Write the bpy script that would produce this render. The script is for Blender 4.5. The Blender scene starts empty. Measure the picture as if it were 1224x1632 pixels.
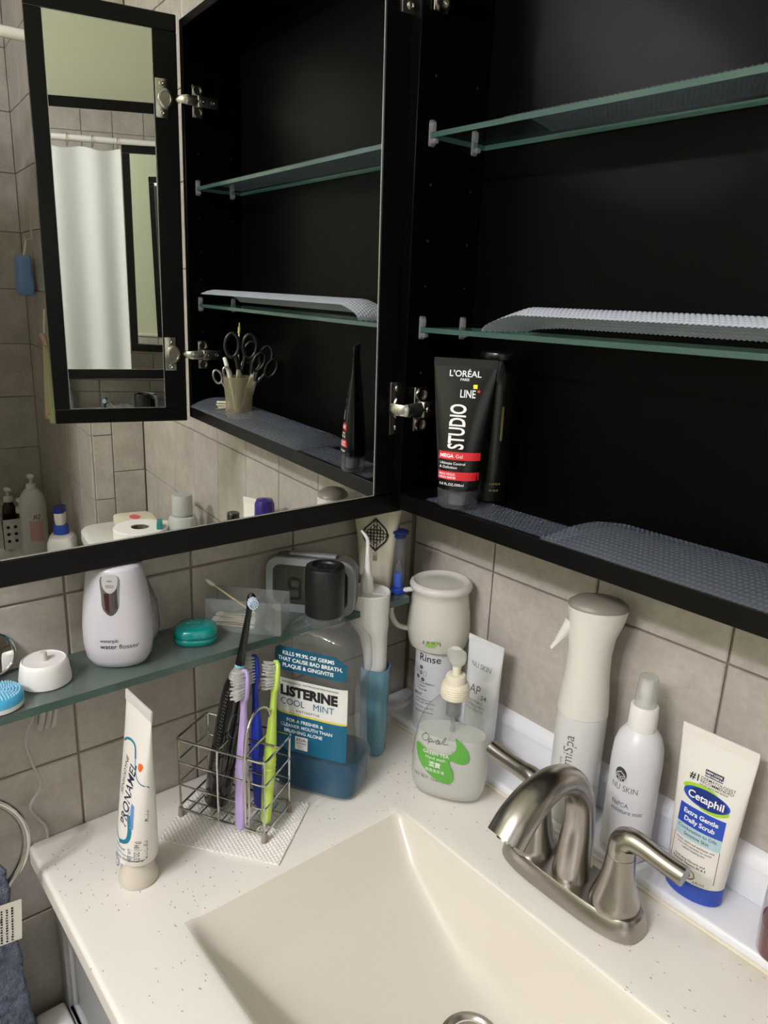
import bpy, bmesh, math, random
from mathutils import Vector, Matrix, Euler
from mathutils import noise as mnoise
random.seed(7)
PI = math.pi
sin, cos = math.sin, math.cos
SC = bpy.context.scene
COL = SC.collection

# ------------------------------------------------------------------ camera, world, lights, exposure
# world frame: left wall is x=0, back wall is y=0, vanity top is z=0 (floor at z=-0.84)
FLOOR, CEIL = -0.84, 1.58
cam = bpy.data.cameras.new('camera'); camo = bpy.data.objects.new('camera', cam); COL.objects.link(camo)
cam.sensor_fit = 'HORIZONTAL'; cam.sensor_width = 36.0
cam.lens = 1175.41 / 1224.0 * 36.0
cam.clip_start = 0.02; cam.clip_end = 50
_y, _p, _r = 0.861501811, 0.277928298, 0.0409499431
_d = Vector((-sin(_y)*cos(_p), cos(_y)*cos(_p), -sin(_p)))
_rt = Vector((cos(_y), sin(_y), 0)); _up = _rt.cross(_d)
_r2 = cos(_r)*_rt + sin(_r)*_up; _u2 = -sin(_r)*_rt + cos(_r)*_up
M = Matrix((( _r2.x, _u2.x, -_d.x), (_r2.y, _u2.y, -_d.y), (_r2.z, _u2.z, -_d.z)))
camo.rotation_euler = M.to_euler(); camo.location = (0.762038, -0.712546, 0.59125)
SC.camera = camo

w = bpy.data.worlds.new('world'); SC.world = w; w.use_nodes = True
w.node_tree.nodes['Background'].inputs[0].default_value = (0.9, 0.95, 1.0, 1)
w.node_tree.nodes['Background'].inputs[1].default_value = 0.1

SC.view_settings.view_transform = 'Standard'; SC.view_settings.look = 'None'
SC.view_settings.gamma = 1.0; SC.view_settings.use_curve_mapping = False
SC.view_settings.exposure = 0.55
SC.cycles.max_bounces = 16; SC.cycles.glossy_bounces = 12; SC.cycles.diffuse_bounces = 5
SC.cycles.transparent_max_bounces = 24; SC.cycles.transmission_bounces = 8
SC.cycles.caustics_reflective = True; SC.cycles.caustics_refractive = False
SC.cycles.sample_clamp_indirect = 4.0

def area_light(name, loc, size, power, color, shape='DISK', rot=(0, 0, 0), sy=None):
    l = bpy.data.lights.new(name, 'AREA'); l.shape = shape; l.size = size
    if sy: l.size_y = sy
    l.energy = power; l.color = color
    o = bpy.data.objects.new(name, l); COL.objects.link(o); o.location = loc; o.rotation_euler = rot
    return o
# the three bulbs of the ceiling fixture, in front of the vanity
BULBS = [(0.42, -1.72), (0.60, -1.80), (0.78, -1.72)]
for bx_, by_ in BULBS:
    l_ = bpy.data.lights.new('ceiling_bulb_light', 'POINT'); l_.energy = 17.0; l_.color = (0.98, 0.935, 1.04); l_.shadow_soft_size = 0.035
    o_ = bpy.data.objects.new('ceiling_bulb_light', l_); COL.objects.link(o_); o_.location = (bx_, by_, CEIL-0.17)

# ------------------------------------------------------------------ materials
def lin(c):
    c = c / 255.0
    return c / 12.92 if c <= 0.04045 else ((c + 0.055) / 1.055) ** 2.4
def rgb(r, g, b): return (lin(r), lin(g), lin(b), 1)
MATS = {}
def new_mat(name):
    m = bpy.data.materials.new(name); m.use_nodes = True
    nt = m.node_tree
    return m, nt, nt.nodes['Principled BSDF']
def mat(name, col, rough=0.5, metal=0.0, spec=0.5, bump=None, emis=None, sss=0, coat=0, var=None, aniso=0):
    if name in MATS: return MATS[name]
    m, nt, b = new_mat(name)
    b.inputs['Base Color'].default_value = col
    b.inputs['Roughness'].default_value = rough
    b.inputs['Metallic'].default_value = metal
    b.inputs['Specular IOR Level'].default_value = spec
    if coat: b.inputs['Coat Weight'].default_value = coat
    if sss:
        b.inputs['Subsurface Weight'].default_value = sss
        b.inputs['Subsurface Radius'].default_value = (0.01, 0.01, 0.01)
    if aniso: b.inputs['Anisotropic'].default_value = aniso
    tc = nt.nodes.new('ShaderNodeTexCoord')
    if bump:
        n = nt.nodes.new('ShaderNodeTexNoise'); n.inputs['Scale'].default_value = bump[0]; n.inputs['Detail'].default_value = 4
        bp = nt.nodes.new('ShaderNodeBump'); bp.inputs['Strength'].default_value = bump[1]; bp.inputs['Distance'].default_value = bump[2] if len(bump) > 2 else 0.001
        nt.links.new(tc.outputs['Object'], n.inputs['Vector']); nt.links.new(n.outputs['Fac'], bp.inputs['Height'])
        nt.links.new(bp.outputs['Normal'], b.inputs['Normal'])
    if var:   # (scale, other colour, amount)
        n = nt.nodes.new('ShaderNodeTexNoise'); n.inputs['Scale'].default_value = var[0]; n.inputs['Detail'].default_value = 6
        r = nt.nodes.new('ShaderNodeValToRGB'); r.color_ramp.elements[0].position = 0.35; r.color_ramp.elements[1].position = 0.65
        r.color_ramp.elements[0].color = col; r.color_ramp.elements[1].color = var[1]
        nt.links.new(tc.outputs['Object'], n.inputs['Vector']); nt.links.new(n.outputs['Fac'], r.inputs['Fac'])
        nt.links.new(r.outputs['Color'], b.inputs['Base Color'])
    MATS[name] = m
    return m
def clear_mat(name, tint=(1, 1, 1, 1), haze=0.0, hazecol=(0.8, 0.8, 0.8, 1), rough=0.05, ior=1.45, bump=None):
    """thin clear plastic or glass: tinted straight-through light, some haze and a fresnel gloss"""
    if name in MATS: return MATS[name]
    m = bpy.data.materials.new(name); m.use_nodes = True; nt = m.node_tree; nt.nodes.clear()
    o = nt.nodes.new('ShaderNodeOutputMaterial')
    t = nt.nodes.new('ShaderNodeBsdfTransparent'); t.inputs[0].default_value = tint
    d = nt.nodes.new('ShaderNodeBsdfDiffuse'); d.inputs[0].default_value = hazecol
    tl = nt.nodes.new('ShaderNodeBsdfTranslucent'); tl.inputs[0].default_value = hazecol
    md_ = nt.nodes.new('ShaderNodeMixShader'); md_.inputs[0].default_value = 0.42 if haze < 0.5 else 0.15
    nt.links.new(d.outputs[0], md_.inputs[1]); nt.links.new(tl.outputs[0], md_.inputs[2])
    g = nt.nodes.new('ShaderNodeBsdfGlossy'); g.inputs['Roughness'].default_value = rough
    lw = nt.nodes.new('ShaderNodeLayerWeight'); lw.inputs['Blend'].default_value = 0.5
    pw_ = nt.nodes.new('ShaderNodeMath'); pw_.operation = 'POWER'; pw_.inputs[1].default_value = 4.0
    f = nt.nodes.new('ShaderNodeMath'); f.operation = 'MULTIPLY_ADD'; f.inputs[1].default_value = 0.75*min(1, (ior-1)/0.45); f.inputs[2].default_value = ((ior-1)/(ior+1))**2
    nt.links.new(lw.outputs['Facing'], pw_.inputs[0]); nt.links.new(pw_.outputs[0], f.inputs[0])
    m1 = nt.nodes.new('ShaderNodeMixShader'); m1.inputs[0].default_value = haze
    m2 = nt.nodes.new('ShaderNodeMixShader')
    L = nt.links.new
    L(t.outputs[0], m1.inputs[1]); L(md_.outputs[0], m1.inputs[2])
    L(f.outputs[0], m2.inputs[0]); L(m1.outputs[0], m2.inputs[1]); L(g.outputs[0], m2.inputs[2])
    L(m2.outputs[0], o.inputs['Surface'])
    if bump:
        tc = nt.nodes.new('ShaderNodeTexCoord')
        n = nt.nodes.new('ShaderNodeTexNoise'); n.inputs['Scale'].default_value = bump[0]
        bp = nt.nodes.new('ShaderNodeBump'); bp.inputs['Strength'].default_value = bump[1]; bp.inputs['Distance'].default_value = 0.001
        L(tc.outputs['Object'], n.inputs['Vector']); L(n.outputs['Fac'], bp.inputs['Height'])
        L(bp.outputs['Normal'], g.inputs['Normal'])
    MATS[name] = m
    return m

def tile_mat():
    m, nt, b = new_mat('taupe stone tile'); L = nt.links.new
    tc = nt.nodes.new('ShaderNodeTexCoord'); oi = nt.nodes.new('ShaderNodeObjectInfo')
    ad = nt.nodes.new('ShaderNodeVectorMath'); ad.operation = 'ADD'
    sc = nt.nodes.new('ShaderNodeVectorMath'); sc.operation = 'SCALE'; sc.inputs['Scale'].default_value = 9.0
    cb = nt.nodes.new('ShaderNodeCombineXYZ')
    L(oi.outputs['Random'], cb.inputs[0]); L(oi.outputs['Random'], cb.inputs[2]); L(cb.outputs[0], sc.inputs[0])
    L(tc.outputs['Object'], ad.inputs[0]); L(sc.outputs[0], ad.inputs[1])
    n1 = nt.nodes.new('ShaderNodeTexNoise'); n1.inputs['Scale'].default_value = 9; n1.inputs['Detail'].default_value = 8; n1.inputs['Roughness'].default_value = 0.65
    n2 = nt.nodes.new('ShaderNodeTexNoise'); n2.inputs['Scale'].default_value = 140; n2.inputs['Detail'].default_value = 3
    L(ad.outputs[0], n1.inputs['Vector']); L(ad.outputs[0], n2.inputs['Vector'])
    r1 = nt.nodes.new('ShaderNodeValToRGB'); e = r1.color_ramp.elements
    e[0].position = 0.3; e[0].color = rgb(164, 157, 147); e[1].position = 0.72; e[1].color = rgb(200, 194, 184)
    r2 = nt.nodes.new('ShaderNodeValToRGB'); e = r2.color_ramp.elements
    e[0].position = 0.3; e[0].color = (0.86, 0.85, 0.84, 1); e[1].position = 0.7; e[1].color = (1, 1, 1, 1)
    mx = nt.nodes.new('ShaderNodeMix'); mx.data_type = 'RGBA'; mx.blend_type = 'MULTIPLY'; mx.inputs[0].default_value = 0.8
    L(n1.outputs['Fac'], r1.inputs['Fac']); L(n2.outputs['Fac'], r2.inputs['Fac'])
    L(r1.outputs['Color'], mx.inputs[6]); L(r2.outputs['Color'], mx.inputs[7]); L(mx.outputs[2], b.inputs['Base Color'])
    b.inputs['Roughness'].default_value = 0.33; b.inputs['Specular IOR Level'].default_value = 0.4
    bp = nt.nodes.new('ShaderNodeBump'); bp.inputs['Strength'].default_value = 0.12; bp.inputs['Distance'].default_value = 0.002
    L(n1.outputs['Fac'], bp.inputs['Height']); L(bp.outputs['Normal'], b.inputs['Normal'])
    return m
TILE = tile_mat()
GROUT = mat('beige grout', rgb(138, 126, 108), 0.9)

def quartz_mat():
    """off-white top with scattered fine grey flecks and a faint yellowed water stain behind the tap"""
    m, nt, b = new_mat('speckled white vanity top'); L = nt.links.new
    tc = nt.nodes.new('ShaderNodeTexCoord')
    base = rgb(232, 228, 219)
    mp = nt.nodes.new('ShaderNodeMapping'); mp.inputs['Scale'].default_value = (1, 1.9, 1); mp.inputs['Rotation'].default_value = (0, 0, 0.9)
    wn = nt.nodes.new('ShaderNodeTexNoise'); wn.inputs['Scale'].default_value = 60; wn.inputs['Detail'].default_value = 2
    vm = nt.nodes.new('ShaderNodeVectorMath'); vm.operation = 'MULTIPLY_ADD'; vm.inputs[1].default_value = (0.012, 0.012, 0.012)
    L(tc.outputs['Object'], wn.inputs['Vector']); L(wn.outputs['Color'], vm.inputs[0]); L(tc.outputs['Object'], vm.inputs[2])
    L(vm.outputs[0], mp.inputs['Vector'])
    v = nt.nodes.new('ShaderNodeTexVoronoi'); v.inputs['Scale'].default_value = 150
    L(mp.outputs[0], v.inputs['Vector'])
    lt = nt.nodes.new('ShaderNodeMath'); lt.operation = 'LESS_THAN'; lt.inputs[1].default_value = 0.2
    L(v.outputs['Distance'], lt.inputs[0])
    sep = nt.nodes.new('ShaderNodeSeparateColor'); L(v.outputs['Color'], sep.inputs[0])
    gt = nt.nodes.new('ShaderNodeMath'); gt.operation = 'GREATER_THAN'; gt.inputs[1].default_value = 0.78
    L(sep.outputs[0], gt.inputs[0])
    n3 = nt.nodes.new('ShaderNodeTexNoise'); n3.inputs['Scale'].default_value = 14; L(tc.outputs['Object'], n3.inputs['Vector'])
    g3 = nt.nodes.new('ShaderNodeMath'); g3.operation = 'GREATER_THAN'; g3.inputs[1].default_value = 0.45; L(n3.outputs['Fac'], g3.inputs[0])
    mu = nt.nodes.new('ShaderNodeMath'); mu.operation = 'MULTIPLY'; L(lt.outputs[0], mu.inputs[0]); L(gt.outputs[0], mu.inputs[1])
    mu2 = nt.nodes.new('ShaderNodeMath'); mu2.operation = 'MULTIPLY'; L(mu.outputs[0], mu2.inputs[0]); L(g3.outputs[0], mu2.inputs[1])
    mu3 = nt.nodes.new('ShaderNodeMath'); mu3.operation = 'MULTIPLY'; mu3.inputs[1].default_value = 0.62; L(mu2.outputs[0], mu3.inputs[0])
    mx = nt.nodes.new('ShaderNodeMix'); mx.data_type = 'RGBA'; mx.inputs[6].default_value = base; mx.inputs[7].default_value = rgb(120, 112, 98)
    L(mu3.outputs[0], mx.inputs[0])
    # stain along the foot of the upstand, behind and right of the tap
    sp = nt.nodes.new('ShaderNodeSeparateXYZ'); L(tc.outputs['Object'], sp.inputs[0])
    sy = nt.nodes.new('ShaderNodeMapRange'); sy.inputs[1].default_value = -0.112; sy.inputs[2].default_value = -0.078; L(sp.outputs[1], sy.inputs[0])
    sx = nt.nodes.new('ShaderNodeTexNoise'); sx.inputs['Scale'].default_value = 11; L(tc.outputs['Object'], sx.inputs['Vector'])
    sr = nt.nodes.new('ShaderNodeMapRange'); sr.inputs[1].default_value = 0.5; sr.inputs[2].default_value = 0.72; L(sx.outputs['Fac'], sr.inputs[0])
    sm = nt.nodes.new('ShaderNodeMath'); sm.operation = 'MULTIPLY'; L(sy.outputs[0], sm.inputs[0]); L(sr.outputs[0], sm.inputs[1])
    sm2 = nt.nodes.new('ShaderNodeMath'); sm2.operation = 'MULTIPLY'; sm2.inputs[1].default_value = 0.55; L(sm.outputs[0], sm2.inputs[0])
    mx2 = nt.nodes.new('ShaderNodeMix'); mx2.data_type = 'RGBA'; mx2.inputs[7].default_value = rgb(176, 164, 132)
    L(sm2.outputs[0], mx2.inputs[0]); L(mx.outputs[2], mx2.inputs[6]); L(mx2.outputs[2], b.inputs['Base Color'])
    b.inputs['Roughness'].default_value = 0.28
    return m
QUARTZ = quartz_mat()
BASIN = mat('cream basin glaze', rgb(217, 211, 198), 0.24, spec=0.4)
BLACK = mat('satin black lacquer', rgb(6, 6, 6), 0.34, spec=0.22)
BLACKIN = mat('black cabinet interior', rgb(4, 4, 4), 0.33, spec=0.06)
MIRROR = mat('mirror silver', (0.86, 0.87, 0.85, 1), 0.0, metal=1.0)
MIRREDGE = mat('mirror polished edge', rgb(190, 195, 190), 0.2, metal=0.6)
NICKEL_H = mat('hinge nickel', rgb(196, 192, 185), 0.22, metal=1.0)
NICKEL = mat('brushed nickel', rgb(166, 161, 154), 0.27, metal=1.0, bump=(90, 0.05, 0.0004))
CHROME = mat('chrome wire', rgb(205, 203, 198), 0.12, metal=1.0)
WHITEP = mat('white plastic', rgb(226, 224, 220), 0.35)
IVORY = mat('ivory plastic', rgb(226, 219, 198), 0.35)
OFFW = mat('warm white tube', rgb(228, 224, 216), 0.32)
GREENWALL = mat('sage green wall paint', rgb(198, 202, 172), 0.85, bump=(60, 0.05))
CEILM = mat('ceiling paint', rgb(236, 236, 226), 0.9)
FLOORM = mat('grey floor tile', rgb(150, 144, 135), 0.5, var=(6, rgb(168, 160, 150)))
CREAM = mat('cream rail', rgb(222, 216, 196), 0.5)
INK = mat('black ink', rgb(26, 26, 28), 0.6)
INKG = mat('grey ink', rgb(100, 100, 104), 0.6)
INKW = mat('white ink', rgb(238, 238, 236), 0.5)
GLASSTOP = clear_mat('shelf glass face', (0.90, 0.95, 0.93, 1), 0.01, rgb(120, 150, 140), 0.03, 1.1)
GLASSEDGE = mat('shelf glass green edge', rgb(56, 82, 74), 0.15, spec=0.5)
CLEARP = clear_mat('clear plastic', (0.93, 0.93, 0.92, 1), 0.07, rgb(200, 200, 195), 0.06)

# ------------------------------------------------------------------ mesh helpers
def finish(name, bm, m, parent=None, smooth=True, angle=38, kind=None, label=None):
    bmesh.ops.remove_doubles(bm, verts=bm.verts, dist=1e-6)
    bmesh.ops.recalc_face_normals(bm, faces=bm.faces)
    for f in bm.faces: f.smooth = smooth
    if smooth:
        lim = math.radians(angle)
        for e in bm.edges:
            if len(e.link_faces) == 2 and e.calc_face_angle(0) > lim: e.smooth = False
    me = bpy.data.meshes.new(name); bm.to_mesh(me); bm.free()
    for mm in (m if isinstance(m, (list, tuple)) else [m]): me.materials.append(mm)
    o = bpy.data.objects.new(name, me); COL.objects.link(o)
    if parent is not None: o.parent = parent
    if kind: o['kind'] = kind
    if label: o['label'] = label
    return o
def thing(name, label, cat, loc=(0, 0, 0), rz=0, group=None, rot=None):
    o = bpy.data.objects.new(name, None); COL.objects.link(o)
    o.empty_display_size = 0.02
    o.location = loc; o.rotation_euler = rot if rot is not None else (0, 0, math.radians(rz))
    o['label'] = label; o['category'] = cat
    if group: o['group'] = group
    return o
def tag(o, label, cat, group=None):
    o['label'] = label; o['category'] = cat
    if group: o['group'] = group
    return o
def struct(o): o['kind'] = 'structure'; return o
def B(): return bmesh.new()
def box(bm, x0, x1, y0, y1, z0, z1, bev=0.0, seg=2, mi=0):
    r = bmesh.ops.create_cube(bm, size=1.0)
    vs = r['verts']
    for v in vs:
        v.co = Vector(((x0+x1)/2 + v.co.x*(x1-x0), (y0+y1)/2 + v.co.y*(y1-y0), (z0+z1)/2 + v.co.z*(z1-z0)))
    fs = set(f for v in vs for f in v.link_faces)
    for f in fs: f.material_index = mi
    if bev > 0:
        es = set(e for v in vs for e in v.link_edges)
        bmesh.ops.bevel(bm, geom=list(es), offset=bev, segments=seg, profile=0.5, affect='EDGES')
    return vs
def ring_pts(z, a, b, n=2.0, N=40, cx=0, cy=0, rot=0):
    out = []
    for i in range(N):
        t = 2*PI*i/N
        c, s = cos(t), sin(t)
        x = a*math.copysign(abs(c)**(2.0/n), c); y = b*math.copysign(abs(s)**(2.0/n), s)
        if rot: x, y = x*cos(rot)-y*sin(rot), x*sin(rot)+y*cos(rot)
        out.append(Vector((cx+x, cy+y, z)))
    return out
def loft(bm, secs, N=40, cap0=True, cap1=True, mi=0):
    """secs: (z, a, b, n[, cx, cy])"""
    rings = []
    for s in secs:
        z, a, b = s[0], s[1], s[2]; n = s[3] if len(s) > 3 else 2
        cx = s[4] if len(s) > 4 else 0; cy = s[5] if len(s) > 5 else 0
        rings.append([bm.verts.new(p) for p in ring_pts(z, a, b, n, N, cx, cy)])
    for r0, r1 in zip(rings, rings[1:]):
        for i in range(N):
            f = bm.faces.new((r0[i], r0[(i+1) % N], r1[(i+1) % N], r1[i])); f.material_index = mi
    if cap0: bm.faces.new(list(reversed(rings[0]))).material_index = mi
    if cap1: bm.faces.new(rings[-1]).material_index = mi
    return rings
def lathe(bm, prof, N=32, cx=0, cy=0, cap0=True, cap1=True, mi=0):
    return loft(bm, [(z, r, r, 2, cx, cy) for (r, z) in prof], N, cap0, cap1, mi)
def frames(pts):
    fr = []; T = []
    n = len(pts)
    for i in range(n):
        a = pts[max(i-1, 0)]; b = pts[min(i+1, n-1)]
        T.append((b-a).normalized())
    ref = Vector((0, 0, 1)) if abs(T[0].z) < 0.9 else Vector((1, 0, 0))
    N_ = (ref - T[0]*ref.dot(T[0])).normalized()
    for i in range(n):
        N_ = (N_ - T[i]*N_.dot(T[i])).normalized()
        fr.append((T[i], N_, T[i].cross(N_)))
    return fr
def sweep(bm, pts, rad, N=10, closed=False, ab=None, mi=0, ref=None):
    """tube along pts; rad a number or list; ab: list of (a,b) half axes along the frame's normal and binormal"""
    pts = [Vector(p) for p in pts]; n = len(pts)
    if closed:
        T = [(pts[(i+1) % n]-pts[i-1]).normalized() for i in range(n)]
        N0 = None; fr = []
        nrm = Vector((0, 0, 0))
        for i in range(n): nrm += pts[i-1].cross(pts[i])
        if nrm.length < 1e-9: nrm = Vector((0, 0, 1))
        nrm.normalize()
        for i in range(n):
            b_ = (nrm - T[i]*nrm.dot(T[i])).normalized(); fr.append((T[i], b_, T[i].cross(b_)))
    else:
        fr = frames(pts)
        if ref is not None:
            ref = Vector(ref); f2 = []
            for (t, _, _) in fr:
                nn = (ref - t*ref.dot(t)).normalized(); f2.append((t, nn, t.cross(nn)))
            fr = f2
    rings = []
    for i in range(n):
        t, u, v = fr[i]
        if ab: a, b = ab[i]
        else: a = b = rad[i] if isinstance(rad, (list, tuple)) else rad
        rings.append([bm.verts.new(pts[i] + u*(a*cos(2*PI*k/N)) + v*(b*sin(2*PI*k/N))) for k in range(N)])
    for i in range(n if closed else n-1):
        r0, r1 = rings[i], rings[(i+1) % n]
        for k in range(N):
            f = bm.faces.new((r0[k], r0[(k+1) % N], r1[(k+1) % N], r1[k])); f.material_index = mi
    if not closed:
        bm.faces.new(list(reversed(rings[0]))).material_index = mi; bm.faces.new(rings[-1]).material_index = mi
def smooth_path(pts, k=6, closed=False):
    """Catmull-Rom through pts"""
    P = [Vector(p) for p in pts]; out = []; n = len(P)
    rng = range(n) if closed else range(n-1)
    for i in rng:
        if closed: a, b, c, d = P[i-1], P[i], P[(i+1) % n], P[(i+2) % n]
        else: a, b, c, d = P[max(i-1, 0)], P[i], P[i+1], P[min(i+2, n-1)]
        for j in range(k):
            t = j/k
            out.append(0.5*((2*b)+(-a+c)*t+(2*a-5*b+4*c-d)*t*t+(-a+3*b-3*c+d)*t**3))
    if not closed: out.append(P[-1])
    return out
def lerp_list(vals, m):
    """resample list of tuples/numbers to m entries"""
    out = []; n = len(vals)
    for i in range(m):
        f = i/(m-1)*(n-1); k = min(int(f), n-2); t = f-k
        a, b = vals[k], vals[k+1]
        out.append(tuple(x*(1-t)+y*t for x, y in zip(a, b)) if isinstance(a, tuple) else a*(1-t)+b*t)
    return out

# ------------------------------------------------------------------ printed matter: flat glyph/shape meshes wrapped onto a surface
def glyphs(txt, size, align='LEFT', bold=0.0, shear=0.0, sx=1.0, spacing=1.0):
    c = bpy.data.curves.new('t', 'FONT'); c.body = txt; c.size = size; c.align_x = align
    c.offset = bold*size; c.shear = shear; c.space_character = spacing; c.resolution_u = 3
    o = bpy.data.objects.new('t', c)
    me = o.to_mesh()
    vs = [(v.co.x*sx, v.co.y) for v in me.vertices]; fs = [tuple(p.vertices) for p in me.polygons]
    o.to_mesh_clear(); bpy.data.objects.remove(o); bpy.data.curves.remove(c)
    return vs, fs
def T(txt, u, v, size, align='CENTER', bold=0.0, shear=0.0, sx=1.0, rot=0.0, spacing=1.0):
    vs, fs = glyphs(txt, size, align, bold, shear, sx, spacing)
    c, s = cos(rot), sin(rot)
    return ([(u+x*c-y*s, v+x*s+y*c) for x, y in vs], fs)
def POLY(pts): return (list(pts), [tuple(range(len(pts)))])
def RECT(u0, u1, v0, v1): return POLY([(u0, v0), (u1, v0), (u1, v1), (u0, v1)])
def ELL(u, v, a, b, n=28, rot=0):
    return POLY([(u+a*cos(t)*cos(rot)-b*sin(t)*sin(rot), v+a*cos(t)*sin(rot)+b*sin(t)*cos(rot)) for t in [2*PI*i/n for i in range(n)]])
def STROKE(pts, wd):
    P = [Vector((p[0], p[1], 0)) for p in pts]; vs = []; fs = []
    for i in range(len(P)-1):
        a, b = P[i], P[i+1]; d = (b-a)
        if d.length < 1e-9: continue
        d.normalize(); n = Vector((-d.y, d.x, 0))*wd/2; a = a-d*wd*0.3; b = b+d*wd*0.3
        k = len(vs); vs += [(a+n)[:2], (a-n)[:2], (b-n)[:2], (b+n)[:2]]; fs.append((k, k+1, k+2, k+3))
    return (vs, fs)
def DASHES(u, v, length, h, n, seed=0, vert=False):
    """a row of small marks standing for print too small to read"""
    r = random.Random(seed); vs = []; fs = []; x = 0; st = length/n
    for i in range(n):
        w_ = st*r.uniform(0.5, 0.85); hh_ = h*r.uniform(0.7, 1.0); k = len(vs)
        P = [(x, 0), (x+w_, 0), (x+w_, hh_), (x, hh_)]
        vs += [(u-q, v+p) if vert else (u+p, v+q) for p, q in P]; fs.append((k, k+1, k+2, k+3)); x += st
    return (vs, fs)
def RINGP(u, v, r, wd, n=24):
    return STROKE([(u+r*cos(2*PI*i/n), v+r*sin(2*PI*i/n)) for i in range(n+1)], wd)
def CURVE2(pts, k=5, closed=False):
    return [(p.x, p.y) for p in smooth_path([(a, b, 0) for a, b in pts], k, closed)]
def prints(name, parent, m, mapf, shapes, cut=0.006, label=None, lift=0.00025):
    """print shapes on a surface; shapes standing well apart become parts of their own"""
    bbs = [(min(x for x, y in v), max(x for x, y in v), min(y for x, y in v), max(y for x, y in v)) for v, f in shapes if v]
    shapes = [q for q in shapes if q[0]]; grp_ = list(range(len(shapes)))
    def root(i):
        while grp_[i] != i: i = grp_[i]
        return i
    for i in range(len(shapes)):
        for j in range(i):
            A_, B_ = bbs[i], bbs[j]; gx_ = max(A_[0]-B_[1], B_[0]-A_[1], 0); gy_ = max(A_[2]-B_[3], B_[2]-A_[3], 0)
            if math.hypot(gx_, gy_) < 0.0030: grp_[root(i)] = root(j)
    out_ = None
    for r_ in sorted(set(root(i) for i in range(len(shapes)))):
        out_ = print1(name, parent, m, mapf, [shapes[i] for i in range(len(shapes)) if root(i) == r_], cut, label, lift)
    return out_
def print1(name, parent, m, mapf, shapes, cut, label, lift):
    bm = B()
    for vs, fs in shapes:
        bb = B()
        V = [bb.verts.new((x, y, 0)) for x, y in vs]
        for f in fs:
            try: bb.faces.new([V[i] for i in f])
            except ValueError: pass
        if cut:
            big = [f for f in bb.faces if len(f.verts) > 4 or f.calc_area() > cut*cut*0.5]
            if big:
                bmesh.ops.triangulate(bb, faces=big)
                xs = [v.co.x for v in bb.verts]; ys = [v.co.y for v in bb.verts]
                for ax, lo, hi in ((0, min(xs), max(xs)), (1, min(ys), max(ys))):
                    k = int((hi-lo)/cut)
                    for i in range(1, k+1):
                        co = [0, 0, 0]; no = [0, 0, 0]; co[ax] = lo+(hi-lo)*i/(k+1); no[ax] = 1
                        bmesh.ops.bisect_plane(bb, geom=list(bb.verts)+list(bb.edges)+list(bb.faces), plane_co=co, plane_no=no)
        idx = {}
        for v in bb.verts: idx[v] = bm.verts.new(mapf(v.co.x, v.co.y, lift))
        for f in bb.faces:
            try: bm.faces.new([idx[v] for v in f.verts])
            except ValueError: pass
        bb.free()
    me = bpy.data.meshes.new(name); bm.to_mesh(me); bm.free(); me.materials.append(m)
    o = bpy.data.objects.new(name, me); COL.objects.link(o); o.parent = parent
    if label: o['label'] = label
    return o
def interp(secs, z):
    if z <= secs[0][0]: s = secs[0]; return s[1], s[2], s[3]
    for s, t in zip(secs, secs[1:]):
        if s[0] <= z <= t[0] and t[0] > s[0]:
            k = (z-s[0])/(t[0]-s[0]); return tuple(s[i]*(1-k)+t[i]*k for i in (1, 2, 3))
    s = secs[-1]; return s[1], s[2], s[3]
def front_map(secs, arc=False):
    """u across the front (-y side), v = height"""
    def f(u, v, lift):
        a, b, n = interp(secs, v)
        a += lift; b += lift
        if arc:
            t = u/a; return Vector((a*sin(t), -b*cos(t), v))
        k = min(abs(u)/a, 0.999)
        return Vector((u, -b*(1-k**n)**(1.0/n), v))
    return f
def flat_map(y, dz=0):
    return lambda u, v, lift: Vector((u, y-lift, v+dz))

# ------------------------------------------------------------------ ROOM SHELL
def slab(name, x0, x1, y0, y1, z0, z1, m):
    b = B(); box(b, x0, x1, y0, y1, z0, z1); return struct(finish(name, b, m, smooth=False))
RX = 1.525; AX = 2.36; FY = -2.7
floor = slab('floor', -0.05, AX+0.1, FY-0.05, 0.05, FLOOR-0.05, FLOOR, FLOORM)
ceiling = slab('ceiling', -0.05, AX+0.1, FY-0.05, 0.05, CEIL, CEIL+0.05, CEILM)
wall_left = slab('wall_left', -0.06, -0.004, FY-0.05, 0.05, FLOOR, CEIL, GREENWALL)
wall_back = slab('wall_back', -0.004, RX+0.004, 0.004, 0.06, FLOOR, CEIL, GROUT)
wall_right = slab('wall_right', RX+0.004, AX+0.06, -0.148, 0.06, FLOOR, CEIL, GROUT)
wall_alcove = slab('wall_alcove', AX+0.004, AX+0.06, FY-0.05, -0.148, FLOOR, CEIL, GROUT)
wall_front = slab('wall_front', -0.004, AX+0.004, FY-0.06, FY, FLOOR, CEIL, GREENWALL)
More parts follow.
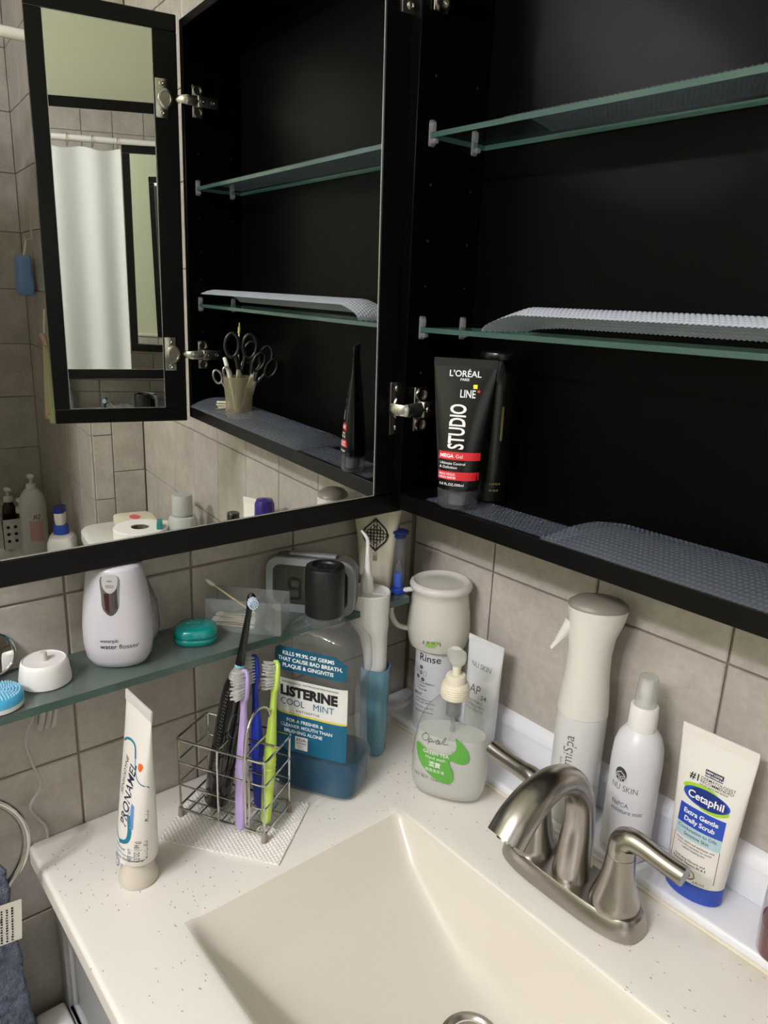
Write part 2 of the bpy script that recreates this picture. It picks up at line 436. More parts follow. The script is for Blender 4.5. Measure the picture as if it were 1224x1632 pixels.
# grout bed of the tiled lower part of the left wall
b = B(); box(b, -0.004, -0.0015, -1.40, 0.004, FLOOR, 0.319); finish('grout_bed', b, GROUT, wall_left, smooth=False)
for k, wl in ((0, wall_back), ):
    pass
TILES = {}
def tile(parent, axis, c, u0, u1, z0, z1, d=1):
    """one wall tile; axis 'y': lies in the plane y=c facing -y, 'x': plane x=c facing d"""
    g = 0.0012
    w_, h_ = (u1-u0)-2*g, (z1-z0)-2*g
    if w_ < 0.004 or h_ < 0.004: return
    key = (axis, d, round(w_, 4), round(h_, 4))
    if key not in TILES:
        bm = B()
        t = 0.0035; e = 0.0012
        def q(u, v, dd):
            return Vector((u, -dd, v)) if axis == 'y' else Vector((dd*d, u, v))
        back = [bm.verts.new(q(u, v, -0.001)) for u, v in ((-w_/2, -h_/2), (w_/2, -h_/2), (w_/2, h_/2), (-w_/2, h_/2))]
        mid = [bm.verts.new(q(u, v, t-e)) for u, v in ((-w_/2, -h_/2), (w_/2, -h_/2), (w_/2, h_/2), (-w_/2, h_/2))]
        top = [bm.verts.new(q(u, v, t)) for u, v in ((-w_/2+e, -h_/2+e), (w_/2-e, -h_/2+e), (w_/2-e, h_/2-e), (-w_/2+e, h_/2-e))]
        for i in range(4):
            j = (i+1) % 4
            bm.faces.new((back[i], back[j], mid[j], mid[i])); bm.faces.new((mid[i], mid[j], top[j], top[i]))
        bm.faces.new(top)
        bmesh.ops.recalc_face_normals(bm, faces=bm.faces)
        me = bpy.data.meshes.new('tile'); bm.to_mesh(me); bm.free(); me.materials.append(TILE)
        # make normals face outwards
        TILES[key] = me
    o = bpy.data.objects.new('tile', TILES[key]); COL.objects.link(o); o.parent = parent
    uc, zc = (u0+u1)/2, (z0+z1)/2
    o.location = (uc, c, zc) if axis == 'y' else (c, uc, zc)
XW, ZH = 0.1586, 0.191
Z1 = 0.2512
# back wall
zr = [Z1+ZH*k for k in range(-2, 7)]
for i in range(10):
    u0, u1 = XW*i, min(XW*(i+1), RX-0.001)
    if i == 9: u1 = RX-0.004
    for z0, z1 in zip(zr, zr[1:]):
        tile(wall_back, 'y', 0.003, u0+(0.004 if i == 0 else 0), u1, z0, z1)
# left wall: tiled up to the cream rail
yl = [-0.002, -0.0686] + [-0.2111-0.1425*k for k in range(9)]
zl = [-0.4768, -0.2875, -0.0968, 0.0904, 0.2823, 0.3185]
for a_, b_ in zip(yl, yl[1:]):
    for z0, z1 in zip(zl, zl[1:]):
        tile(wall_left, 'x', -0.0025, b_, a_, z0, z1, 1)
b = B(); box(b, -0.004, 0.006, -2.69, -0.002, 0.320, 0.334, 0.002); struct(finish('trim_1', b, CREAM))
# stub wall and tub alcove
za = [0.06-0.191*3+0.191*k for k in range(12)]
zb_ = [z-0.08 for z in za]
for z0, z1 in zip(za, za[1:]):
    if z1 > CEIL: continue
    tile(wall_right, 'x', RX+0.003, -0.092, -0.001, z0, z1, -1)
for z0, z1 in zip(zb_, zb_[1:]):
    if z1 > CEIL: continue
    tile(wall_right, 'x', RX+0.003, -0.147, -0.092, z0, z1, -1)
    for i in range(6):
        u0 = RX+0.002+0.1586*i; u1 = min(u0+0.1586, AX)
        if u1 > u0: tile(wall_right, 'y', -0.149, u0, u1, z0, z1)
for z0, z1 in zip(zb_, zb_[1:]):
    if z1 > CEIL: continue
    for i in range(9):
        tile(wall_alcove, 'x', AX+0.003, -0.152-0.1586*(i+1), -0.152-0.1586*i, z0, z1, -1)
# green paint above the back wall tiles
b = B(); box(b, 0, RX, -0.0, 0.004, zr[-1], CEIL); finish('painted_band', b, GREENWALL, wall_back, smooth=False)

# ------------------------------------------------------------------ VANITY: one-piece top with basin, cabinet below
VW = 0.84; VD = 0.553
def basin_z(x, y):
    x0, x1, y0, y1 = 0.200, 0.640, -0.474, -0.187
    if not (x0 < x < x1 and y0 < y < y1): return 0.0
    def side(d):   # gentle end slope
        return 0.85*d if d < 0.05 else 0.0425 + 0.50*(d-0.05)
    def sback(d): return 0.3*d + 2.9*max(d-0.004, 0)
    def sfront(d): return 0.25*d + 1.5*max(d-0.006, 0)
    v = [side(x-x0), side(x1-x), sback(y1-y), sfront(y-y0), 0.108+0.02*(1-min(1, math.hypot((x-0.405)/0.16, (y+0.285)/0.12)))]
    m0 = min(v); k = 0.010+0.15*m0
    s = -k*math.log(sum(math.exp(-(q-m0)/k) for q in v)) + m0
    s = s + k*math.log(5)*0.0
    e = min(x-x0, x1-x, y1-y, y-y0)
    s = max(s, 0)
    f = min(1, e/0.016); f = f*f*(3-2*f)
    return -max(s, 0.002*f)*1.0
vt = thing('sink_counter', 'speckled off-white one-piece vanity top with a moulded rectangular basin', 'countertop', (0, 0, 0))
bm = B()
xs = [0.006+i*(0.194/14) for i in range(14)] + [0.200+0.44*i/96 for i in range(97)] + [0.64+0.2*(i+1)/8 for i in range(8)]
ys = [-VD+0.079*i/8 for i in range(8)] + [-0.474+0.287*i/70 for i in range(71)] + [-0.187+0.187*(i+1)/8 for i in range(8)]
gr = [[bm.verts.new((x, y, basin_z(x, y))) for y in ys] for x in xs]
for i in range(len(xs)-1):
    for j in range(len(ys)-1):
        f = bm.faces.new((gr[i][j], gr[i+1][j], gr[i+1][j+1], gr[i][j+1]))
        cx_, cy_ = (xs[i]+xs[i+1])/2, (ys[j]+ys[j+1])/2
        f.material_index = 1 if (0.203 < cx_ < 0.637 and -0.471 < cy_ < -0.190) else 0
# rounded front lip and left/right edges, dropping 22 mm
def skirt(line, nx, ny):
    prev = line
    for k in range(1, 6):
        a = PI/2*k/5; r = 0.005
        off = r*sin(a); dz = -r*(1-cos(a))
        cur = [bm.verts.new((v.co.x+nx*off if True else 0, v.co.y+ny*off, dz)) for v in line]
        for p, q, p2, q2 in zip(prev, prev[1:], cur, cur[1:]): bm.faces.new((p, q, q2, p2))
        prev = cur
    cur = [bm.verts.new((v.co.x+nx*0.005, v.co.y+ny*0.005, -0.022)) for v in line]
    for p, q, p2, q2 in zip(prev, prev[1:], cur, cur[1:]): bm.faces.new((p, q, q2, p2))
    cur2 = [bm.verts.new((v.co.x-nx*0.02, v.co.y-ny*0.02, -0.022)) for v in line]
    for p, q, p2, q2 in zip(cur, cur[1:], cur2, cur2[1:]): bm.faces.new((p, q, q2, p2))
skirt([gr[i][0] for i in range(len(xs))], 0, -1)
skirt([gr[0][j] for j in range(len(ys))], -1, 0)
skirt([gr[-1][j] for j in range(len(ys))], 1, 0)
finish('counter_slab', bm, [QUARTZ, BASIN], vt, angle=70)
b = B()
lathe(b, [(0.0001, -0.002), (0.020, -0.0015), (0.0235, 0.0005), (0.026, 0.0035), (0.030, 0.003), (0.0315, 0.0), (0.030, -0.012)], 40, cap0=False, cap1=False)
dr = finish('drain_flange', b, NICKEL, vt); dr.location = (0.415, -0.277, basin_z(0.415, -0.277)+0.0005)
b = B(); lathe(b, [(0.017, 0.0), (0.018, 0.006), (0.014, 0.010), (0.0005, 0.012)], 32); dp = finish('drain_stopper', b, NICKEL, vt); dp.location = (0.415, -0.277, basin_z(0.415, -0.277)-0.001)

# L-shaped white upstand rail lying along the back of the top
us = thing('backsplash_rail', 'glossy white L-shaped rail running along the back of the vanity top', 'backsplash')
RAILW = mat('white PVC rail', rgb(232, 233, 238), 0.25)
b = B(); box(b, 0.006, VW, -0.069, -0.001, 0.0004, 0.013, 0.004, 3); finish('base_board', b, RAILW, us)
b = B(); box(b, 0.030, VW, -0.0085, -0.0005, 0.0128, 0.054, 0.003, 2)
finish('upright_board', b, RAILW, us)
b = B()
prof = [(-0.0120, 0.0535), (-0.0125, 0.058), (-0.007, 0.067), (-0.0005, 0.071), (-0.0005, 0.0535)]
L0 = [b.verts.new((0.030, y, z)) for y, z in prof]; L1 = [b.verts.new((VW, y, z)) for y, z in prof]
for i in range(5): b.faces.new((L0[i], L0[(i+1) % 5], L1[(i+1) % 5], L1[i]))
b.faces.new(L0); b.faces.new(list(reversed(L1))); finish('top_bead', b, RAILW, us)
b = B()   # caulk line at the foot of the rail
sweep(b, [(0.05+i*(VW-0.06)/30, -0.070-0.0012*mnoise.noise((i*0.7, 0, 0)), 0.002) for i in range(31)], 0.0022, 8); finish('caulk_bead', b, mat('caulk', rgb(222, 214, 196), 0.5), us)

# vanity cabinet
GREYCAB = mat('grey vanity paint', rgb(156, 157, 158), 0.4); GREYM = mat('glossy grey moulding', rgb(176, 177, 178), 0.15)
vc = thing('vanity_cabinet', 'grey painted vanity cabinet with shaker doors below the white top', 'cabinet', (0, 0, 0))
b = B()
box(b, 0.012, 0.030, -0.52, -0.004, FLOOR+0.09, -0.0225); box(b, VW-0.024, VW-0.006, -0.52, -0.004, FLOOR+0.09, -0.0225)
box(b, 0.030, VW-0.024, -0.52, -0.004, FLOOR+0.09, FLOOR+0.108); box(b, 0.030, VW-0.024, -0.02, -0.004, FLOOR+0.108, -0.0225)
box(b, 0.030, VW-0.024, -0.52, -0.502, -0.05, -0.0225); box(b, 0.030, VW-0.024, -0.52, -0.502, FLOOR+0.108, FLOOR+0.14)
finish('carcass', b, GREYCAB, vc, smooth=False)
b = B(); box(b, 0.04, VW-0.03, -0.46, -0.004, FLOOR, FLOOR+0.09); finish('toe_kick', b, GREYCAB, vc, smooth=False)
def shaker(x0, x1, z0, z1, knob_x):
    b = B(); y0 = -0.54; fw = 0.05
    box(b, x0, x1, y0, -0.52, z1-fw, z1, 0.0015); box(b, x0, x1, y0, -0.52, z0, z0+fw, 0.0015)
    box(b, x0, x0+fw, y0, -0.52, z0+fw, z1-fw, 0.0015); box(b, x1-fw, x1, y0, -0.52, z0+fw, z1-fw, 0.0015)
    d = finish('cabinet_door', b, GREYCAB, vc)
    b = B(); box(b, x0+fw-0.001, x1-fw+0.001, -0.532, -0.522, z0+fw-0.001, z1-fw+0.001, 0.004, 2); finish('door_panel', b, GREYCAB, d)
    b = B()   # raised inner moulding
    for (a0, a1, c0, c1) in ((x0+fw, x1-fw, z1-fw-0.008, z1-fw), (x0+fw, x1-fw, z0+fw, z0+fw+0.008), (x0+fw, x0+fw+0.008, z0+fw, z1-fw), (x1-fw-0.008, x1-fw, z0+fw, z1-fw)):
        box(b, a0, a1, -0.5375, -0.53, c0, c1, 0.0025)
    finish('panel_moulding', b, GREYM, d)
    b = B(); sweep(b, [(knob_x, -0.54, (z0+z1)/2+0.06), (knob_x, -0.562, (z0+z1)/2+0.055), (knob_x, -0.565, (z0+z1)/2), (knob_x, -0.562, (z0+z1)/2-0.055), (knob_x, -0.54, (z0+z1)/2-0.06)], 0.004, 10)
    finish('handle', b, NICKEL, d)
shaker(0.016, 0.415, FLOOR+0.10, -0.245, 0.385); shaker(0.421, VW-0.012, FLOOR+0.10, -0.245, 0.45)
for x0, x1 in ((0.016, 0.415), (0.421, VW-0.012)):   # false drawer fronts
    b = B(); fw = 0.03; z0, z1 = -0.2435, -0.05
    box(b, x0, x1, -0.54, -0.52, z1-fw, z1, 0.0015); box(b, x0, x1, -0.54, -0.52, z0, z0+fw, 0.0015)
    box(b, x0, x0+fw-0.01, -0.54, -0.52, z0+fw, z1-fw, 0.0015); box(b, x1-fw, x1, -0.54, -0.52, z0+fw, z1-fw, 0.0015)
    d = finish('drawer_front', b, GREYCAB, vc)
    b = B(); box(b, x0+fw-0.012, x1-fw+0.001, -0.531, -0.522, z0+fw-0.001, z1-fw+0.001, 0.003, 2); finish('drawer_panel', b, GREYCAB, d)
    b = B(); box(b, x0+fw-0.01, x1-fw, -0.5365, -0.53, z0+fw, z0+fw+0.007, 0.0025); box(b, x0+fw-0.01, x0+fw-0.003, -0.5365, -0.53, z0+fw, z1-fw, 0.0025)
    finish('panel_moulding', b, GREYM, d)
# small white holder stuck on the vanity front
wb = thing('plastic_holder', 'small white plastic holder fixed to the left end of the vanity front', 'holder', (0.040, -0.5412, -0.270), 0)
b = B(); box(b, -0.018, 0.020, -0.034, 0.0, -0.060, 0.058, 0.005, 3); finish('holder_body', b, WHITEP, wb)
b = B(); box(b, -0.012, 0.014, -0.0355, -0.0335, -0.050, 0.040, 0.001, 1); finish('front_recess', b, mat('off white recess', rgb(206, 206, 204), 0.5), wb)

# ------------------------------------------------------------------ MIRROR CABINET
CX0, CX1, CYF, CZ0, CZ1 = 0.085, 0.797, -0.12, 0.342, 1.045
mc = thing('mirror_cabinet', 'black wall-hung medicine cabinet with both mirrored doors swung open', 'cabinet')
t = 0.015
def panel(n, *a):
    b = B(); box(b, *a, bev=0.0008, seg=1); return finish(n, b, BLACKIN if n != 'bottom_panel' else BLACK, mc)
side_l = panel('side_panel', CX0, CX0+t, CYF, -0.002, CZ0, CZ1)
side_r = panel('side_panel', CX1-t, CX1, CYF, -0.002, CZ0, CZ1)
panel('bottom_panel', CX0+t, CX1-t, CYF, -0.002, CZ0, CZ0+0.021)
panel('top_panel', CX0+t, CX1-t, CYF, -0.002, CZ1-t, CZ1)
b = B(); box(b, CX0+t, CX1-t, -0.010, -0.002, CZ0+0.021, CZ1-t); finish('back_panel', b, BLACKIN, mc, smooth=False)
b = B()
for xx, s in ((CX0+t, 1), (CX1-t, -1)):
    for zz in (0.455, 0.51, 0.61, 0.66, 0.72, 0.83):
        for yy in (-0.095, -0.03):
            lathe_v = ring_pts(0, 0.0016, 0.0016, 2, 8)
            vs = [b.verts.new((xx+s*0.0003, yy+v.x, zz+v.y)) for v in lathe_v]; b.faces.new(vs)
finish('peg_hole', b, mat('peg hole rim', rgb(60, 60, 58), 0.4), mc, smooth=False, kind='stuff')

BASEM = Matrix.Identity(4)
def door(name, label, origin, th, tilt, sag, s0, length, zb0, zt0, side, stile, rail, mats):
    """side=+1: left door (inner face at local y=0, thickness to -y); side=-1: right door"""
    if side > 0:
        n = Vector((cos(th)*cos(tilt), -sin(th)*cos(tilt), sin(tilt)))
        u = Vector((-sin(th), -cos(th), -math.tan(sag))).normalized(); u = (u-n*u.dot(n)).normalized()
    else:
        n = -Vector((-cos(th)*cos(tilt), -sin(th)*cos(tilt), sin(tilt)))
        u = Vector((sin(th), -cos(th), -math.tan(sag))).normalized(); u = (u-n*u.dot(n)).normalized()
    zax = u.cross(n)
    Mx = Matrix(((u.x, n.x, zax.x), (u.y, n.y, zax.y), (u.z, n.z, zax.z)))
    o = thing(name, label, 'cabinet door', origin, 0); o.rotation_euler = Mx.to_euler()
    z0, z1 = zb0-origin[2], zt0-origin[2]
    T0, T1 = (-0.020, 0.0) if side > 0 else (0.0, 0.020)
    b = B()
    for (a0, a1, c0, c1) in ((s0, length, z0, z0+rail), (s0, length, z1-rail, z1), (s0, s0+stile[0], z0+rail, z1-rail), (length-stile[1], length, z0+rail, z1-rail)):
        box(b, a0, a1, T0, T1, c0, c1, 0.0012, 1)
    fr = finish('door_frame', b, BLACK, o)
    yin = T1-0.0012 if side > 0 else T0+0.0012
    ymid = yin-0.004 if side > 0 else yin+0.004
    ya, yb = sorted((yin, ymid))
    b = B(); box(b, s0+stile[0]-0.002, length-stile[1]+0.002, ya, yb, z0+rail-0.002, z1-rail+0.002)
    finish('inner_mirror', b, MIRROR, o, smooth=False)
    b = B()  # thin bright bevel line round the inner mirror
    e = 0.0010; a0, a1, c0, c1 = s0+stile[0], length-stile[1], z0+rail, z1-rail
    q0, q1 = sorted((yin, yin+(0.0006 if side > 0 else -0.0006)))
    for r in ((a0, a0+e, c0, c1), (a1-e, a1, c0, c1), (a0, a1, c0, c0+e), (a0, a1, c1-e, c1)): box(b, r[0], r[1], q0, q1, r[2], r[3])
    finish('mirror_bevel', b, MIRREDGE, o, smooth=False)
    b = B(); ya, yb = sorted((T0-0.0015, T0+0.001)) if side > 0 else sorted((T1-0.001, T1+0.0015))
    box(b, s0+0.004, length-0.004, ya, yb, z0+0.004, z1-0.004); finish('outer_mirror', b, MIRROR, o, smooth=False)
    return o, (T1 if side > 0 else T0)
THL, TAU, SAG = math.radians(2.9123), math.radians(-0.361), math.radians(1.1)
OL = Vector((0.0832, -0.12, 0.466))
doorL, _ = door('cabinet_door', 'wide black framed mirror door at the left, opened at right angle', OL, THL, TAU, SAG, -0.020, 0.500, 0.333, 1.052, 1, (0.047, 0.027), 0.026, None)
THR = math.radians(9.1087)
ORR = Vector((0.7966, -0.12, 0.466))
doorR, _ = door('cabinet_door', 'narrow black framed mirror door on the right, seen only in the left mirror', ORR, THR, 0.0, 0.0, 0.005, 0.2502, 0.334, 1.0517, -1, (0.042, 0.0274), 0.0274, None)

def hinge_set(dr, side, zc, sloc, wallx):
    """cup plate on the door (local), arm and mounting plate inside the cabinet (world, children of the cabinet)"""
    zl_ = zc-0.466; sg = 1 if side > 0 else -1
    b = B()
    ya, yb = sorted((0.0, 0.0022*sg)); box(b, sloc-0.011, sloc+0.011, ya, yb, zl_-0.032, zl_+0.032, 0.001, 2)
    hp = finish('hinge_plate', b, NICKEL_H, dr)
    b = B()   # cup boss
    rr = []
    for (r, h) in ((0.0175, 0.002), (0.0165, 0.0045), (0.0125, 0.005), (0.0115, 0.003), (0.0001, 0.003)):
        rr.append([b.verts.new((sloc-0.006+r*cos(2*PI*i/28)*0.75, sg*h, zl_+r*sin(2*PI*i/28))) for i in range(28)])
    for r0, r1 in zip(rr, rr[1:]):
        for i in range(28): b.faces.new((r0[i], r0[(i+1) % 28], r1[(i+1) % 28], r1[i]))
    finish('hinge_cup', b, NICKEL_H, hp)
    for dz in (-0.024, 0.024):
        b = B()
        rr = []
        for (r, h) in ((0.0045, 0.002), (0.0042, 0.0035), (0.0025, 0.0042), (0.0012, 0.0030), (0.0001, 0.003)):
            rr.append([b.verts.new((sloc+r*cos(2*PI*i/14), sg*h, zl_+dz+r*sin(2*PI*i/14))) for i in range(14)])
        for r0, r1 in zip(rr, rr[1:]):
            for i in range(14): b.faces.new((r0[i], r0[(i+1) % 14], r1[(i+1) % 14], r1[i]))
        finish('screw', b, NICKEL_H, hp)
    x = wallx; s = 1 if side > 0 else -1
    b = B()   # arm: from the door across the front edge of the side panel, then back along its inside
    path = [(x-s*0.0135, CYF-0.0095, zc), (x-s*0.004, CYF-0.0085, zc), (x+s*0.006, CYF-0.006, zc), (x+s*0.009, CYF+0.004, zc), (x+s*0.009, CYF+0.030, zc)]
    sweep(b, path, 0, 4, ab=[(0.0070, 0.0030), (0.0068, 0.0028), (0.0065, 0.0028), (0.0085, 0.0035), (0.0085, 0.0035)])
    ha = finish('hinge_arm', b, NICKEL_H, mc, angle=60)
    b = B()
    xa, xb = sorted((x+s*0.0004, x+s*0.0125)); box(b, xa, xb, CYF+0.022, CYF+0.060, zc-0.010, zc+0.010, 0.002, 2)
    box(b, *sorted((x+s*0.0004, x+s*0.004)), CYF+0.014, CYF+0.034, zc-0.027, zc+0.027, 0.0015, 2)
    for dz in (-0.018, 0.018):
        for (r0, r1, h0, h1) in ((0.0085, 0.0085, 0.003, 0.0085), ):
            A = [b.verts.new((x+s*0.003, CYF+0.024+0.0085*cos(2*PI*i/18), zc+dz+0.0085*sin(2*PI*i/18))) for i in range(18)]
            D = [b.verts.new((x+s*0.0085, CYF+0.024+0.0085*cos(2*PI*i/18), zc+dz+0.0085*sin(2*PI*i/18))) for i in range(18)]
            E2 = [b.verts.new((x+s*0.0085, CYF+0.024+0.0058*cos(2*PI*i/18), zc+dz+0.0058*sin(2*PI*i/18))) for i in range(18)]
            F2 = [b.verts.new((x+s*0.005, CYF+0.024+0.005*cos(2*PI*i/18), zc+dz+0.005*sin(2*PI*i/18))) for i in range(18)]
            for P_, Q_ in ((A, D), (D, E2), (E2, F2)):
                for i in range(18): b.faces.new((P_[i], P_[(i+1) % 18], Q_[(i+1) % 18], Q_[i]))
            b.faces.new(F2)
    finish('mounting_plate', b, NICKEL_H, ha)
    for dy in (0.030, 0.050):
        b = B(); c = Vector((x+s*0.0125, CYF+dy, zc)); rr = []
        for (r, h) in ((0.0042, 0), (0.004, 0.0016), (0.0018, 0.0018), (0.0001, 0.0006)):
            rr.append([b.verts.new(c+Vector((s*h, r*cos(2*PI*i/14), r*sin(2*PI*i/14)))) for i in range(14)])
        for r0, r1 in zip(rr, rr[1:]):
            for i in range(14): b.faces.new((r0[i], r0[(i+1) % 14], r1[(i+1) % 14], r1[i]))
        finish('screw', b, NICKEL_H, ha)
for zc in (0.4665, 0.916):
    hinge_set(doorL, 1, zc, -0.003, CX0+t)
    hinge_set(doorR, -1, zc, 0.034, CX1-t)

# glass shelves in the cabinet, their clips and the dimpled liners
PEG = clear_mat('clear peg', (0.9, 0.9, 0.9, 1), 0.25, rgb(220, 220, 220), 0.08)
def glass_shelf(z, label):
    o = thing('glass_shelf', label, 'shelf', (0, 0, z))
    b = B(); box(b, CX0+t+0.001, CX1-t-0.001, -0.101, -0.012, -0.0055, 0.0)
    for f in b.faces: f.material_index = 0 if abs(f.normal.z) > 0.5 else 1
    finish('glass_pane', b, [GLASSTOP, GLASSEDGE], o, smooth=False)
    for x, s in ((CX0+t, 1), (CX1-t, -1)):
        for y in (-0.098, -0.030):
            b = B(); c0 = x+s*0.0002
            box(b, *sorted((c0, c0+s*0.003)), y-0.0042, y+0.0042, -0.014, 0.013, 0.0025, 3)
            box(b, *sorted((c0, c0+s*0.010)), y-0.0038, y+0.0038, -0.0115, -0.0058, 0.002, 2)
            box(b, *sorted((c0+s*0.002, c0+s*0.005)), y-0.0032, y+0.0032, 0.0005, 0.010, 0.001, 2)
            finish('shelf_peg', b, PEG, o)
    return o
glass_shelf(0.5635, 'lower glass shelf of the black cabinet, above the hair gel')
glass_shelf(0.7725, 'upper glass shelf of the black cabinet, near the upper hinge')
LINER = clear_mat('dimpled vinyl liner', (0.86, 0.88, 0.9, 1), 0.22, rgb(184, 194, 212), 0.10, 1.7)
LINERW = clear_mat('whiter dimpled liner', (0.86, 0.88, 0.9, 1), 0.75, rgb(214, 222, 232), 0.14, 1.6)
def liner(label, x0, x1, y0, y1, zf, pitch=0.0052, h=0.0013, sub=6, edge=None, group=None, m=None):
    """vinyl sheet with a hexagonal field of domes; zf(x,y) is the sheet's height"""
    nx = int((x1-x0)/pitch*sub); ny = int((y1-y0)/pitch*sub)
    bm = B(); g = []
    for i in range(nx+1):
        row = []
        x = x0+(x1-x0)*i/nx
        for j in range(ny+1):
            y = y0+(y1-y0)*j/ny
            r = (y-y0)/(pitch*0.866); k = round(r); best = 9
            for kk in (k-1, k, k+1):
                cy_ = y0+kk*pitch*0.866; off = 0.5*pitch*(kk % 2); cx_ = x0+off+pitch*round((x-x0-off)/pitch)
                best = min(best, math.hypot(x-cx_, y-cy_))
            d = best/(pitch*0.42); dome = h*math.sqrt(max(0, 1-d*d)) if d < 1 else 0
            yy = y+(edge(x, y) if edge else 0)
            row.append(bm.verts.new((x, yy, zf(x, y)+dome)))
        g.append(row)
    for i in range(nx):
        for j in range(ny): bm.faces.new((g[i][j], g[i+1][j], g[i+1][j+1], g[i][j+1]))
    o = finish('shelf_liner', bm, m or LINER, None, angle=180)
    return tag(o, label, 'shelf liner', group)
ZP = CZ0+0.0215
def hump(x0, x1, a, base):
    def f(x, y):
        v = (y+0.125)/0.11
        return base + a*(sin(PI*min(max(v, 0), 1))**0.8)*min(1, max(0.0, (x-x0)/0.045))**0.5
    return f
liner('flat piece of dimpled vinyl liner under the hair gel tube', 0.142, 0.335, -0.117, -0.060, lambda x, y: ZP+0.0002)
liner('long dimpled vinyl liner bulging up on the cabinet floor, right of the gel', 0.322, 0.775, -0.128, -0.030, hump(0.322, 0.775, 0.016, ZP+0.0022), edge=lambda x, y: -0.012*max(0, 1-(x-0.322)/0.05)*0)
liner('dimpled vinyl liner arched up on the lower glass shelf', 0.200, 0.770, -0.102, -0.020, hump(0.2, 0.77, 0.027, 0.5640), m=LINERW, h=0.0009)
liner('dimpled vinyl liner on the upper glass shelf', 0.205, 0.770, -0.100, -0.020, lambda x, y: 0.7728+0.006*sin(PI*min(max((y+0.1)/0.08, 0), 1)))

# ------------------------------------------------------------------ TAP
tap = thing('faucet', 'brushed nickel centerset faucet with two lever handles and an arched spout', 'faucet', (0.411, -0.130, 0.0006))
b = B()
loft(b, [(0.0, 0.083, 0.029, 3.2), (0.002, 0.0845, 0.0305, 3.2), (0.010, 0.0835, 0.0295, 3.2), (0.018, 0.0805, 0.0275, 3.2), (0.0215, 0.0785, 0.0258, 3.2), (0.0222, 0.0776, 0.0251, 3.2)], 72)
finish('base_plate', b, NICKEL, tap, angle=30)
# spout: flared foot, tall arch bending forward and down
b = B()
path = smooth_path([(0, 0.0, 0.018), (0, 0.0, 0.045), (0, 0.001, 0.085), (0, -0.006, 0.118), (0, -0.024, 0.142), (0, -0.048, 0.153), (0, -0.070, 0.152), (0, -0.088, 0.146), (0, -0.105, 0.135), (0, -0.118, 0.121)], 6)
ab = lerp_list([(0.0215, 0.0220), (0.0185, 0.0190), (0.0160, 0.0162), (0.0150, 0.0148), (0.0148, 0.0145), (0.0155, 0.0148), (0.0168, 0.0155), (0.0182, 0.0162), (0.0192, 0.0168), (0.0198, 0.0172)], len(path))
sweep(b, path, 0, 32, ab=ab, ref=(1, 0, 0))
finish('spout', b, NICKEL, tap, angle=50)
b = B(); sweep(b, [(0, -0.1175, 0.1215), (0, -0.1190, 0.1195)], 0.009, 20); finish('aerator', b, NICKEL_H, tap)
for sx_, aim in ((-1, 176), (1, 3)):
    hx = 0.051*sx_
    b = B()
    lathe(b, [(0.0245, 0.020), (0.0250, 0.0245), (0.0235, 0.030), (0.0200, 0.040), (0.0168, 0.053), (0.0148, 0.066), (0.0142, 0.076), (0.0140, 0.079)], 36, hx, 0)
    hb = finish('handle_base', b, NICKEL, tap)
    b = B(); a = math.radians(aim)
    dx, dy = cos(a), sin(a)
    pts = [(0.0, 0.079), (0.0, 0.088), (0.002, 0.0955), (0.010, 0.1000), (0.022, 0.0995), (0.036, 0.0970), (0.050, 0.0950), (0.062, 0.0940)]
    if sx_ < 0: pts = [(r*1.2, z+max(0, r-0.02)*0.15) for r, z in pts]
    pth = smooth_path([(hx+dx*r, dy*r, z) for r, z in pts], 5)
    rr = lerp_list([(0.0138, 0.0138), (0.0138, 0.0138), (0.0125, 0.0130), (0.0098, 0.0112), (0.0080, 0.0098), (0.0076, 0.0094), (0.0080, 0.0096), (0.0085, 0.0098)], len(pth))
    sweep(b, pth, 0, 24, ab=rr, ref=(dy, -dx, 0.0)) if False else sweep(b, pth, [max(p) for p in rr], 24)
    finish('lever', b, NICKEL, hb, angle=50)

# ------------------------------------------------------------------ squeeze tubes
def tube_secs(z0, h, a0, b0, wtop, n0=2.0, k=14):
    out = []
    for i in range(k+1):
        t = i/k
        a = a0*(1-t)+wtop*t
        bb = b0*(1-t**1.35)+0.0012*t**1.35
        n = n0*(1-t)+2.6*t
        out.append((z0+h*t, a, max(bb, 0.0012), n))
    return out
def squeeze_tube(o, m, mcap, z0, h, a0, b0, wtop, crimp, cap_secs, shoulder=True, crimp_mat=None):
    secs = tube_secs(z0, h, a0, b0, wtop)
    b = B()
    loft(b, [(z0-0.003, a0*0.86, b0*0.86, 2)] + secs, 48)
    body = finish('tube_body', b, m, o, angle=45)
    b = B(); zt = z0+h
    box(b, -wtop, wtop, -0.0011, 0.0011, zt-0.001, zt+crimp, 0.0003, 1)
    for i in range(int(crimp/0.0022)):
        zz = zt+0.001+i*0.0022; box(b, -wtop+0.001, wtop-0.001, -0.0015, 0.0015, zz, zz+0.0009)
    finish('crimped_end', b, crimp_mat or m, o)
    b = B(); loft(b, cap_secs, 48); cap = finish('cap', b, mcap, o, angle=45)
    return secs, body, cap

